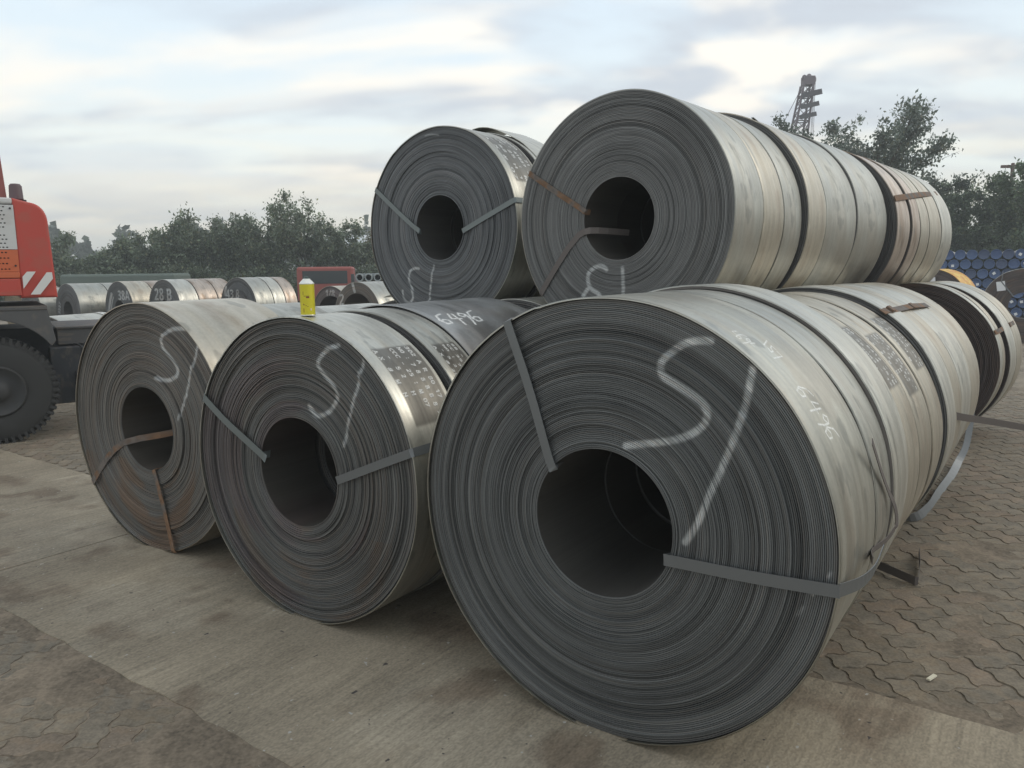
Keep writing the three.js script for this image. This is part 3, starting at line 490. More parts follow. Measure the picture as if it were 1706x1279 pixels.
// loose straps and scrap on the pavers beside the row
{
  const a = thing('loose_strap', 'long grey steel strap curling up from pavers beside the coil row', 'strap', [2.96, 0, -5.9]);
  const p = [[-0.5, 0.04, -0.1], [0, 0.04, 0], [0.14, 0.04, 0.06], [0.42, 0.02, -0.22], [0.75, 0.02, -0.66], [1.2, 0.025, -1.25], [1.45, 0.07, -1.58], [1.58, 0.19, -1.70], [1.66, 0.43, -1.79], [1.68, 0.61, -1.82]];
  part('strap', ribbon(smoothPath(p, [[-0.2, 1, 0.1], [-0.3, 1, 0.2], [-0.7, 0.7, 0.5], [-0.75, 0.6, 0.55], [-0.8, 0.5, 0.5], [-0.85, 0.3, 0.4], [-0.9, 0.1, 0.3], [-1, 0, 0.2], [-1, 0, 0.1]], 44), 0.075, 0.004), strapMat.steel, a);
  const b = thing('loose_strap', 'dark stiff strap sticking out over pavers from the paver side row', 'strap', [2.76, 0, -5.0]);
  part('strap', ribbon(smoothPath([[-0.18, 1.07, 0.2], [0, 1.04, 0], [0.35, 0.94, -0.3], [0.71, 0.85, -0.6], [1.27, 0.71, -1.0], [2.17, 0.47, -1.6], [3.0, 0.02, -2.1]], [[0.1, 1, 0.1], [0.1, 1, 0.1]], 28), 0.05, 0.005), strapMat.dull, b);
  const c = thing('strap_scrap', 'bent L shaped strap offcut lying on pavers under the front coil strap', 'scrap', [2.37, 0, -4.98]);
  part('strap', ribbon([{ p: [-0.05, 0.035, -0.05], w: [0.15, 1, 0] }, { p: [0.0, 0.03, 0.0], w: [0.15, 1, 0] }, { p: [0.07, 0.03, 0.17], w: [0.1, 1, 0] }, { p: [0.14, 0.03, 0.35], w: [0, 1, 0] }, { p: [0.155, 0.03, 0.355], w: [0, 1, 0.1] }, { p: [0.30, 0.03, 0.1], w: [0, 1, 0.1] }, { p: [0.43, 0.03, -0.16], w: [0, 1, 0.1] }], 0.055, 0.003), strapMat.dull, c);
  // the loose tail of the big front coil's strap and the rusty strap crossing it
  const s = (x, y, z) => { const v = new THREE.Vector3(x, y, z); A1.updateMatrixWorld(true); return A1.worldToLocal(v).toArray(); };
  const w = (x, y, z) => new THREE.Vector3(x, y, z).applyQuaternion(A1.quaternion.clone().invert()).toArray();
  part('strap_tail', ribbon(smoothPath([s(1.13, 0.868, -2.57), s(1.165, 0.862, -2.60), s(1.27, 0.845, -2.70), s(1.36, 0.85, -2.80), s(1.45, 0.88, -2.93)], [w(0, 1, 0), w(0, 1, 0.1), w(0.1, 1, 0.3)], 14), 0.05, 0.003), strapMat.steel, A1);
  const d = thing('loose_strap', 'brown strap twisted against the flank of the large front coil', 'strap', [1.66, 0.0, -3.3]);
  part('strap', ribbon(smoothPath([[-0.24, 0.83, 0.36], [-0.19, 0.82, 0.24], [-0.03, 0.81, 0.05], [0.04, 0.85, -0.02], [0.02, 0.93, 0.0], [-0.05, 1.03, 0.07], [-0.14, 1.15, 0.18], [-0.24, 1.3, 0.3]], [[0, 1, 0.2], [0.2, 1, 0], [0.6, 0.5, -0.6], [0.5, 0, -0.8], [0.5, 0, -0.8]], 26), 0.03, 0.003), strapMat.dull, d);
  const e = thing('loose_strap', 'thin strap end springing up from the long upper row', 'strap', [2.18, 2.9, -6.6]);
  part('strap', ribbon(smoothPath([[-0.28, 0.24, 0.3], [0, 0.14, 0], [0.26, 0.0, -0.3], [0.45, -0.12, -0.5]], [[0.6, 0, 0.6], [0.6, 0, 0.6]], 12), 0.02, 0.003), strapMat.steel, e);
  single('wood_chip', new THREE.BoxGeometry(0.065, 0.008, 0.018, 3, 1, 2).rotateY(0.6).rotateZ(0.05).translate(2.02, 0.006, -3.52), std([0.75, 0.70, 0.55], 0.9), 'pale splinter of wood lying on the pavers', 'wood chip');
}

// spray can standing on the middle row
{
  const t = thing('spray_can', 'yellow spray paint can standing on top of the middle row front coil', 'spray can', [-1.118, 1.7505, -4.291], -1.44);
  const R = 0.0395, H = 0.168;
  const lab = (() => { const W = 512, Hh = 256; const dark = mask(W, Hh, (x) => { x.save(); x.translate(0, Hh); x.scale(1, -1); x.fillRect(96, 96, 62, 4); x.font = 'bold 17px sans-serif'; x.fillRect(124, 102, 36, 13); x.font = '10px sans-serif'; for (let i = 0; i < 3; i++) { x.fillRect(98 + i * 18, 168 + i * 7, 12, 5); } x.save(); x.translate(88, 60); x.fillRect(0, 0, 6, 30); x.fillRect(-1, 100, 8, 14); x.fillRect(0, 140, 8, 34); x.restore(); x.restore(); });
    const pink = mask(W, Hh, (x) => { x.fillRect(168, 256 - 218, 15, 18); });
    return colourTexture(W, Hh, (u, v, i, j) => { const n = noise(u * 60, v * 30, 3); let c = [0.66 + 0.03 * n, 0.58 + 0.03 * n, 0.035]; if (dark(i, j) > 0.4) c = [0.22, 0.07, 0.03]; if (pink(i, j) > 0.5) c = [0.75, 0.6, 0.55]; return c; }, false); })();
  const prof = (pts, n = 40) => new THREE.LatheGeometry(pts.map((p) => new THREE.Vector2(...p)), n);
  part('can_body', new THREE.CylinderGeometry(R, R, H, 48, 1, true).translate(0, 0.004 + H / 2, 0), std([1, 1, 1], 0.3, 0.15, { map: lab }), t);
  part('bottom_rim', prof([[0, 0.004], [R - 0.004, 0.002], [R + 0.0012, 0], [R + 0.0015, 0.003], [R, 0.006]]), std([0.7, 0.7, 0.66], 0.35, 0.8), t);
  const sh = part('shoulder', prof([[R, H + 0.003], [R + 0.0016, H + 0.005], [R + 0.0012, H + 0.009], [R - 0.003, H + 0.012], [R * 0.72, H + 0.022], [R * 0.52, H + 0.028], [R * 0.52, H + 0.032], [R * 0.40, H + 0.033], [0, H + 0.031]]), std([0.78, 0.79, 0.74], 0.4, 0.3), t);
  part('nozzle', prof([[R * 0.3, H + 0.032], [R * 0.3, H + 0.041], [R * 0.24, H + 0.045], [0, H + 0.046]]), std([0.06, 0.09, 0.085], 0.5), sh);
}

// ------------------------------------------------------------------ coils in the yard behind
const bgFace = (seed, base, text) => faceMat(faceTexture(512, 0.9, { seed, base, text, chalk: text?.chalk ?? [], lw: 0.05 }));
const yardRow = [
  ['yard_a', -14.2, -25.0, 37, 0.85, [['coil with small white print on its face, next to the red crane', bgFace(701, [0.13, 0.13, 0.135], { t: 'NO 3587', at: [-0.72, -0.5], h: 0.2, turn: 1.3 }), shells.grey, 0, 1.0], ['coil behind the small printed one next to the red crane', null, shells.grey, 1.02, 0.4], ['end coil of the row next to the red crane', null, shells.grey, 1.46, 0.5]]],
  ['yard_b', -12.25, -24.4, 37, 0.88, [['coil with chalk 38A and white print on its dark face', bgFace(711, [0.12, 0.125, 0.13], { t: '38A', at: [-0.05, 0.32], h: 0.42, chalk: [{ p: [[-0.75, -0.1], [-0.62, 0.2], [-0.45, 0.5]], w: 0.12 }, { p: [[-0.6, -0.1], [-0.5, 0.15], [-0.35, 0.4]], w: 0.06 }] }), shells.warm, 0, 0.75], ['pinkish coil behind the chalk 38A coil', null, shells.rust, 0.77, 1.1]]],
  ['yard_c', -10.48, -23.6, 37, 0.905, [['coil with chalk 28B on its dark face', bgFace(721, [0.12, 0.125, 0.13], { t: '28 B', at: [-0.55, 0.28], h: 0.5 }), shells.pale, 0, 0.62], ['pinkish coil behind the chalk 28B coil', null, shells.rust, 0.645, 0.62], ['end coil of the chalk 28B row', null, shells.rust, 1.29, 0.62]]],
  ['yard_d', -8.21, -23.5, 37, 0.92, [['coil with faint chalk on its dark face, behind the spray can', bgFace(731, [0.12, 0.125, 0.13], { t: '43 8', at: [-0.6, 0.3], h: 0.35, chalk: [{ p: [[-0.66, 0.4], [-0.58, 0.62]], w: 0.1 }] }), shells.grey, 0, 0.62], ['pale coil behind the faintly chalked one', null, shells.pale, 0.64, 0.4], ['pinkish end coil of the faintly chalked row', null, shells.rust, 1.06, 0.42]]],
  ['yard_e', -15.75, -25.6, 37, 0.78, [['dark coil half hidden under the red crane body', bgFace(741, [0.14, 0.14, 0.14]), shells.grey, 0, 1.3]]],
  ['yard_f', -4.85, -21.0, 38, 0.80, [['hollow brown coil with chalk 1/8 over its wide bore', bgFace(751, [0.16, 0.14, 0.14], { t: '1/8', at: [-0.25, 0.58], h: 0.3 }), shells.warm, 0, 0.7, 0.55], ['olive coil behind the hollow chalk 1/8 coil', null, shells.warm, 0.72, 1.6, 0.55]]],
  ['yard_g', -3.85, -19.5, 38, 0.86, [['hollow coil with chalk 2 over its wide bore', bgFace(761, [0.17, 0.155, 0.14], { t: '2', at: [-0.72, 0.3], h: 0.4, chalk: [{ p: [[-0.08, 0.66], [-0.16, 0.9]], w: 0.09 }] }), shells.grey, 0, 0.8, 0.59], ['olive coil with pale strap line behind the hollow chalk 2 coil', null, shells.warm, 0.86, 1.6, 0.59]]],
  ['yard_h', -7.55, -12.6, 20, 0.66, [['small pale coil with two white bands behind the crane chassis', bgFace(771, [0.2, 0.2, 0.2]), shells.pale, 0, 1.1, 0.25]]],
  ['yard_i', -17.2, -27, 37, 0.80, [['coil with yellow edge seen under the red crane', bgFace(781, [0.2, 0.16, 0.1]), shells.rust, 0, 1.4, 0.3]]],
];
const white = std([0.72, 0.71, 0.68], 0.6), tagWhite = std([0.74, 0.75, 0.76], 0.7);
for (const [key, x, z, phi, R, list] of yardRow) {
  rows[key] = { o: [x, z], phi };
  list.forEach(([label, face, shell, s, w, rb]) => { const c = coil(label, key, s, w, R, { face: face ?? faces.plain, shell, rb: rb ?? 0.3, pitch: 0.025, segs: 64, group: 'coils standing in the yard behind', amp: 0.01 });
    const ring = (at, r = R) => part('white_band', new THREE.CylinderGeometry(r + 0.02, r + 0.02, 0.05, 72, 1, true).rotateX(Math.PI / 2).translate(0, R, -at), white, c);
    if (key === 'yard_h') { ring(w - 0.12); ring(w - 0.04); } if ((key === 'yard_g' || key === 'yard_f') && s > 0.5) ring(0.3);
  });
}
// right side: dark brown coil one can look through, and the one wrapped in yellow
rows.yard_k = { o: [13.02, -19.8], phi: 32 }; rows.yard_l = { o: [11.45, -21.3], phi: 52 };
const yellowWrap = std([1, 1, 1], 0.55, 0.1, { map: colourTexture(512, 128, (u, v) => { const a = fbm(u * 30, v * 6, 5, 4, 30, 6), s = sstep(0.5, 0.56, noise(u * 90, v * 5, 9, 90, 5)); const c = mix3([0.62, 0.33, 0.045], [0.75, 0.52, 0.12], sstep(0.4, 0.62, a)); return mix3(c, [0.60, 0.20, 0.08], s * 0.35); }) });
const kCoil = coil('dark brown coil with pale rim and white tag in front of blue capped pipes', 'yard_k', 0, 0.32, 0.93, { face: faces.brown, shell: shells.pale, pitch: 0.02, segs: 96, rb: 0.33, group: 'coils standing in the yard behind' });
const lCoil = coil('dark coil wrapped in yellow with white tag in front of blue capped pipes', 'yard_l', 0, 0.75, 0.93, { face: faces.brown, shell: yellowWrap, pitch: 0.02, segs: 96, group: 'coils standing in the yard behind' });
for (const [c, x, y] of [[kCoil, -0.52, 1.42], [lCoil, 0.02, 1.52]]) {
  part('tag', new THREE.BoxGeometry(0.19, 0.24, 0.004).rotateZ(0.15).translate(x, y, 0.03), tagWhite, c);
  part('tag_strap', bar([x, y + 0.12, 0.03], [x + 0.03, y + 0.36, 0.02], 0.012), strapMat.steel, c);
}
part('face_strap', bar([-0.52, 1.42 + 0.12, 0.02], [-0.23, 1.15, 0.02], 0.02), strapMat.steel, kCoil);

// stack of pipes with blue end caps
{
  const capM = [[0.045, 0.085, 0.20], [0.04, 0.075, 0.17], [0.055, 0.10, 0.22], [0.05, 0.075, 0.15]].map((c) => std(c, 0.5)), bodyM = std([0.45, 0.44, 0.42], 0.6, 0.3), darkM = std([0.05, 0.05, 0.055], 0.7);
  const R = 0.187, capG = new THREE.LatheGeometry([[0, 0.0], [0.10, 0.0], [0.115, 0.012], [0.145, 0.012], [0.155, 0.03], [0.18, 0.03], [0.186, 0.02], [0.187, -0.09]].map(([a, b]) => new THREE.Vector2(a, b)), 28).rotateX(Math.PI / 2);
  const bodyG = new THREE.CylinderGeometry(R - 0.006, R - 0.006, 5.6, 28, 1, true).rotateX(Math.PI / 2).translate(0, 0, -2.86), tagG = new THREE.BoxGeometry(0.1, 0.095, 0.004), r = rng(12), turn = -31 * D2R;
  const bx = Math.cos(turn), bz = -Math.sin(turn);                           // along the row
  let protos = {};
  for (let k = 0; k < 7; k++) for (let i = -3; i < 9; i++) {
    const o = (i + (k % 2 ? 0.5 : 0)) * 0.388, x = 16.7 + bx * o, z = -30 + bz * o, y = 0.19 + k * 0.358, tag = r() < 0.42, tone = Math.floor(r() * 4), ax = (r() - 0.5) * 0.14, ay = (r() - 0.5) * 0.14, rot = r() * 1.2;
    const layer = ['bottom', 'second', 'third', 'middle', 'fifth', 'sixth', 'top'][k], t = thing('capped_pipe', tag ? 'pipe with white tag on its blue end cap in the ' + layer + ' layer of the stack' : 'pipe with plain blue end cap in the ' + layer + ' layer of the stack', 'pipe', [x, y - R, z], turn, 'pipes with blue end caps stacked by the trees');
    part('pipe', bodyG, bodyM, t).position.y = R; const c = part('end_cap', capG, capM[tone], t); c.position.y = R; if (tag) { const g = part('tag', tagG, tagWhite, c); g.position.set(ax, ay, 0.034); g.rotation.z = rot; }
  }
}
// small dark pipes stacked on racks far behind
{
  const g = new THREE.TorusGeometry(0.12, 0.03, 8, 20), b = new THREE.CylinderGeometry(0.14, 0.14, 3, 16, 1, true).rotateX(Math.PI / 2).translate(0, 0, -1.5), m = std([0.07, 0.085, 0.085], 0.6);
  for (let i = 0; i < 6; i++) { const t = thing('small_pipe', 'dark small pipe lying on the pipe rack behind the hollow coils', 'pipe', [-5.2 + i * 0.31, 1.62, -27.0], -0.1, 'small pipes on the rack'); part('pipe', b, m, t).position.y = 0.15; part('pipe_rim', g, std([0.3, 0.33, 0.33], 0.5, 0.3), t).position.y = 0.15; }
  const k = thing('pipe_rack', 'dark steel rack carrying the small pipes', 'rack', [-4.4, 0, -28]); for (const z of [0.7, -1.6]) { part('beam', box(2.3, 0.12, 0.12, 0, 1.55, z), m, k); for (const x of [-1.1, 1.1]) part('post', box(0.1, 1.9, 0.1, x, 0.95, z), m, k); }
}

// ------------------------------------------------------------------ red mobile crane
{
  const t = thing('mobile_crane', 'red and white mobile crane with perforated grille parked beside the coils', 'crane', [-6.13, 0, -9.05], 34 * D2R);
  const dirt = (a, b, seed, k = 0.5) => colourTexture(256, 256, (u, v) => { const n = fbm(u * 6, v * 6, seed, 5, 6, 6), f = fbm(u * 40, v * 40, seed + 5, 2, 40, 40); return mix3(a, b, k * sstep(0.5, 0.75, n) + 0.12 * (f - 0.5)); });
  const red = std([1, 1, 1], 0.42, 0, { map: dirt([0.50, 0.065, 0.045], [0.40, 0.10, 0.07], 801) }), orange = std([1, 1, 1], 0.5, 0, { map: dirt([0.58, 0.135, 0.05], [0.42, 0.12, 0.06], 805) }), whiteP = std([1, 1, 1], 0.45, 0, { map: dirt([0.60, 0.60, 0.585], [0.5, 0.48, 0.45], 809) });
  const black = std([0.02, 0.02, 0.022], 0.7), chassisM = std([1, 1, 1], 0.75, 0.1, { map: dirt([0.045, 0.048, 0.055], [0.10, 0.09, 0.08], 813, 0.8) }), deckM = std([1, 1, 1], 0.8, 0.1, { map: dirt([0.10, 0.10, 0.10], [0.16, 0.14, 0.12], 817, 0.8) }), mastM = std([0.28, 0.09, 0.075], 0.6);
  // counterweight shell: outline in x-y with a rounded top corner, extruded across the crane
  const sh = new THREE.Shape(); sh.moveTo(0.42, 1.75); sh.lineTo(0.74, 1.75); sh.lineTo(0.71, 2.62); sh.quadraticCurveTo(0.70, 2.79, 0.56, 2.81); sh.lineTo(0.42, 2.85); sh.closePath();
  const sup = t; const housing = part('counterweight', new THREE.ExtrudeGeometry(sh, { depth: 2.3, bevelEnabled: true, bevelSize: 0.03, bevelThickness: 0.03, bevelSegments: 4, curveSegments: 10 }).translate(0, 0, -2.33), red, t);
  for (const [a, b] of [[0.37, 0.47], [0.55, 0.70]]) { const s = new THREE.Shape(); const y0 = 1.76, y1 = 2.03; if (a < 0.4) { s.moveTo(0.425, 1.83); s.lineTo(0.565, 2.03); s.lineTo(0.475, 2.03); s.lineTo(0.425, 1.97); } else { s.moveTo(0.49, y0); s.lineTo(0.59, y0); s.lineTo(0.735, 1.945); s.lineTo(0.73, 2.02); s.lineTo(0.675, 2.02); } s.closePath(); part('warning_stripe', new THREE.ExtrudeGeometry(s, { depth: 0.003, bevelEnabled: false }).translate(0, 0, 0.0335), white, housing); }
  part('engine_core', box(3.0, 0.98, 2.1, -1.11, 2.30, -1.2), black, t);
  part('engine_hood', rbox(3.1, 0.08, 2.3, 0.03, -1.145, 2.845, -1.15), whiteP, t);
  part('lower_panel', rbox(3.06, 0.20, 0.05, 0.012, -1.125, 1.85, 0.005), red, t);
  part('sill_panel', rbox(3.06, 0.07, 0.05, 0.012, -1.125, 1.99, 0.005), orange, t);
  // grille panels: white above, orange below, with real slots
  function grille(x0, x1, y0, y1, rowsN, mat) {
    const s = new THREE.Shape(); s.moveTo(x0, y0); s.lineTo(x1, y0); s.lineTo(x1, y1); s.lineTo(x0, y1); s.closePath();
    const py = (y1 - y0) / rowsN; for (let r = 0; r < rowsN; r++) for (let c = 0; c < 26; c++) { const cx = x1 - 0.10 - c * 0.037 - (r % 2 ? 0.0185 : 0), cy = y0 + (r + 0.5) * py; if (cx < x0 + 0.03 || (mat === whiteP && r === 4)) continue; const h = new THREE.Path(); h.absellipse(cx, cy, 0.0125, 0.0085, 0, Math.PI * 2, true); s.holes.push(h); }
    return new THREE.ExtrudeGeometry(s, { depth: 0.012, bevelEnabled: false, curveSegments: 3 });
  }
  part('grille_panel', grille(-0.9, 0.405, 2.29, 2.80, 11, whiteP), whiteP, t); part('grille_panel', grille(-0.9, 0.405, 2.03, 2.285, 4, orange), orange, t);
  for (const y of [2.76, 2.1]) part('bolt', new THREE.CylinderGeometry(0.012, 0.012, 0.01, 8).rotateX(Math.PI / 2).translate(0.37, y, 0.018), black, t);
  const bea = part('beacon', new THREE.LatheGeometry([[0, 0.2], [0.05, 0.195], [0.068, 0.17], [0.075, 0.02], [0.085, 0], [0, 0]].map((p) => new THREE.Vector2(...p)), 20).translate(0.46, 2.88, -0.35), std([0.11, 0.07, 0.075], 0.4), t); part('bracket', rbox(0.24, 0.06, 0.1, 0.01, 0.44, 2.86, -0.35), black, bea);
  // mast at the boom foot
  const mast = part('mast', box(0.07, 1.42, 0.07, 0, 0.71, 0).rotateZ(0.05).translate(0.33, 2.85, -0.4), mastM, t); part('mast_rail', box(0.05, 1.5, 0.05, 0, 0.75, 0).rotateZ(0.02).translate(0.22, 2.85, -0.6), mastM, mast); for (const y of [3.15, 3.5, 3.85, 4.12]) part('rung', bar([0.30 - (y - 2.85) * 0.05, y, -0.4], [0.22 - (y - 2.85) * 0.02, y, -0.6], 0.012), mastM, mast);
  // deck, fender, chassis
  part('deck', rbox(3.6, 0.05, 2.4, 0.01, -1.15, 1.60, -1.2), deckM, t);
  const f = new THREE.Shape(); f.moveTo(-0.95, 1.57); f.lineTo(0.64, 1.57); f.lineTo(0.70, 1.20); f.lineTo(0.66, 1.15); f.absarc(0.02, 0.72, 0.77, 0.6, Math.PI - 0.65, false); f.lineTo(-0.95, 1.2); f.closePath();
  part('fender', new THREE.ExtrudeGeometry(f, { depth: 0.62, bevelEnabled: true, bevelSize: 0.01, bevelThickness: 0.01, bevelSegments: 2 }).translate(0, 0, -0.64), deckM, t);
  part('chassis', rbox(4.2, 0.75, 1.2, 0.03, -0.9, 0.95, -1.25), chassisM, t);
  part('bumper_beam', rbox(0.42, 0.72, 1.7, 0.02, 0.86, 0.72, -1.25), chassisM, t);
  const tray = part('tail_tray', rbox(0.80, 0.20, 1.5, 0.01, 1.16, 1.20, -1.3), deckM, t); part('tray_floor', rbox(0.85, 0.03, 1.55, 0.01, 1.17, 1.315, -1.3), deckM, tray);
  for (let i = 0; i < 4; i++) part('hose', tube([[0.92 + i * 0.06, 1.12, -0.33], [0.98 + i * 0.06, 1.10, -0.22], [1.03 + i * 0.06, 0.95, -0.22], [1.02 + i * 0.06, 0.72, -0.3]], 0.014, 14, 6), black, t);
  part('valve_block', rbox(0.36, 0.3, 0.2, 0.03, 1.08, 0.62, -0.32), black, t);
  // wheel
  const wheel = new THREE.Group(); wheel.name = 'wheel'; wheel.position.set(0.06, 0.625, -0.02); t.add(wheel);
  const tyreM = std([0.035, 0.035, 0.034], 0.85), R = 0.615, hw = 0.17, tp = [[0.30, -hw], [0.40, -hw - 0.015], [0.52, -hw], [R - 0.03, -hw + 0.02], [R, -hw + 0.05], [R, hw - 0.05], [R - 0.03, hw - 0.02], [0.52, hw], [0.40, hw + 0.015], [0.30, hw]];
  const tyre = part('tyre', new THREE.LatheGeometry(tp.map((p) => new THREE.Vector2(...p)), 64).rotateX(Math.PI / 2).translate(0, 0, -hw), tyreM, wheel);
  const lugs = []; for (let i = 0; i < 52; i++) for (const sd of [-1, 1]) { const a = (i + (sd > 0 ? 0.5 : 0)) / 52 * Math.PI * 2, g = box(0.034, 0.075, hw * 0.95, 0, R - 0.012, sd * hw * 0.5 - hw).rotateZ(a); lugs.push(g); } const lg = part('tread_lugs', mergeGeometries(lugs), tyreM, wheel); lg.userData.kind = 'stuff';
  part('rim', new THREE.LatheGeometry([[0.0, 0.02], [0.10, 0.02], [0.12, -0.05], [0.22, -0.06], [0.27, 0.0], [0.305, 0.012], [0.305, -0.3]].map((p) => new THREE.Vector2(...p)), 40).rotateX(Math.PI / 2), std([0.05, 0.05, 0.05], 0.7, 0.2), wheel);
}

// ------------------------------------------------------------------ far lattice crane, buildings, lorry
{
  const t = thing('lattice_crane', 'grey lattice crane boom rising behind the trees', 'crane', [23.4, 0, -70]), m = std([0.16, 0.13, 0.15], 0.7), at = (y, a, b) => { const k = y / 18.2, hw = mix(1.15, 0.36, Math.pow(k, 1.2)); return [2.45 * k + a * hw, y, b * hw]; };
  for (const a of [-1, 1]) for (const b of [-1, 1]) part('chord', bar(at(0, a, b), at(17.4, a, b), 0.09, 6), m, t);
  const g = []; let y = 0.4, f = 1; while (y < 17) { const d = 1.0; for (const [p, q] of [[[-1, -1], [1, -1]], [[-1, 1], [1, 1]], [[-1, -1], [-1, 1]], [[1, -1], [1, 1]]]) { g.push(bar(at(y, ...p), at(y + d, ...q), 0.042, 4), bar(at(y, ...q), at(y + d, ...p), 0.03, 4)); if (f % 2) g.push(bar(at(y, ...p), at(y, ...q), 0.05, 4)); } y += d; f++; }
  part('lattice', mergeGeometries(g), m, t);
  const h = part('boom_head', rbox(0.95, 0.75, 0.9, 0.06, 2.42, 17.75, 0), m, t); for (const x of [-0.3, 0.1, 0.5]) part('sheave', new THREE.CylinderGeometry(0.3, 0.3, 0.1, 18).rotateX(Math.PI / 2).rotateY(0.6).translate(2.4 + x, 18.1 - Math.abs(x) * 0.4, 0), m, h);
  [[16.55, 1.75, 0.45], [15.6, 1.6, 0.38], [14.75, 1.45, 0.36]].forEach(([yy, w, hh], i) => part('board', box(w, hh, 0.06).rotateZ(0.2).translate(2.45 * yy / 18.2 + 0.25, yy, 0.85), std([0.09, 0.085, 0.095], 0.8), t));
  part('cable', bar([2.0, 17.6, 0.3], [-1.3, 11.0, 0.3], 0.025, 4), m, t); for (const x of [0.1, 0.28, 0.5]) part('cable', bar([2.75 + x * 0.3, 17.6, 0.4], [2.45 + x, 6.0, 0.4], 0.02, 4), m, t);
}
{
  const b = thing('warehouse', 'long pale warehouse roof beyond the trees', 'building', [-14.5, 0, -95]); const wall = part('wall', box(14, 5.0, 14, 0, 2.5, 0), std([0.42, 0.43, 0.44], 0.8), b);
  const s = new THREE.Shape(); s.moveTo(-7.4, 5.0); s.lineTo(7.4, 5.0); s.lineTo(0, 6.3); s.closePath(); part('roof', new THREE.ExtrudeGeometry(s, { depth: 15, bevelEnabled: false }).translate(0, 0, -7.5).rotateY(Math.PI / 2), std([0.62, 0.64, 0.66], 0.6), b);
  for (let i = 0; i < 4; i++) part('window', box(1.8, 1.1, 0.1, -5.2 + i * 3.5, 3.2, 7.04), std([0.12, 0.14, 0.16], 0.3), b);
}
{
  const l = thing('covered_lorry', 'grey green lorry with tarpaulin roof standing behind the yard coils', 'lorry', [-16.4, 0, -33.6], 0.1); part('tarpaulin', rbox(4.6, 1.15, 2.2, 0.12, 0, 1.42, 0), std([0.13, 0.16, 0.14], 0.85), l); part('bed', box(4.7, 0.25, 2.2, 0, 0.72, 0), std([0.06, 0.065, 0.06], 0.8), l); for (const x of [-1.5, 1.4]) for (const z of [-1, 0.85]) part('wheel', new THREE.CylinderGeometry(0.42, 0.42, 0.28, 24).rotateX(Math.PI / 2).translate(x, 0.42, z), std([0.03, 0.03, 0.03], 0.9), l);
  const r = thing('red_lorry', 'red lorry cab parked under the trees behind the hollow coils', 'lorry', [-8.2, 0, -35], 0.15); const cab = part('cab', rbox(2.4, 1.5, 2.0, 0.12, 0, 1.45, 0), std([0.30, 0.075, 0.06], 0.6), r); part('windscreen', box(1.9, 0.55, 0.03, 0, 1.75, 1.0), std([0.04, 0.05, 0.055], 0.2), cab); part('bed', rbox(3.4, 0.9, 2.1, 0.05, 2.8, 1.35, 0), std([0.24, 0.17, 0.18], 0.8), r); for (const x of [-0.7, 2.0, 3.4]) part('wheel', new THREE.CylinderGeometry(0.45, 0.45, 0.3, 24).rotateX(Math.PI / 2).translate(x, 0.45, 0.8), std([0.03, 0.03, 0.03], 0.9), r);
}

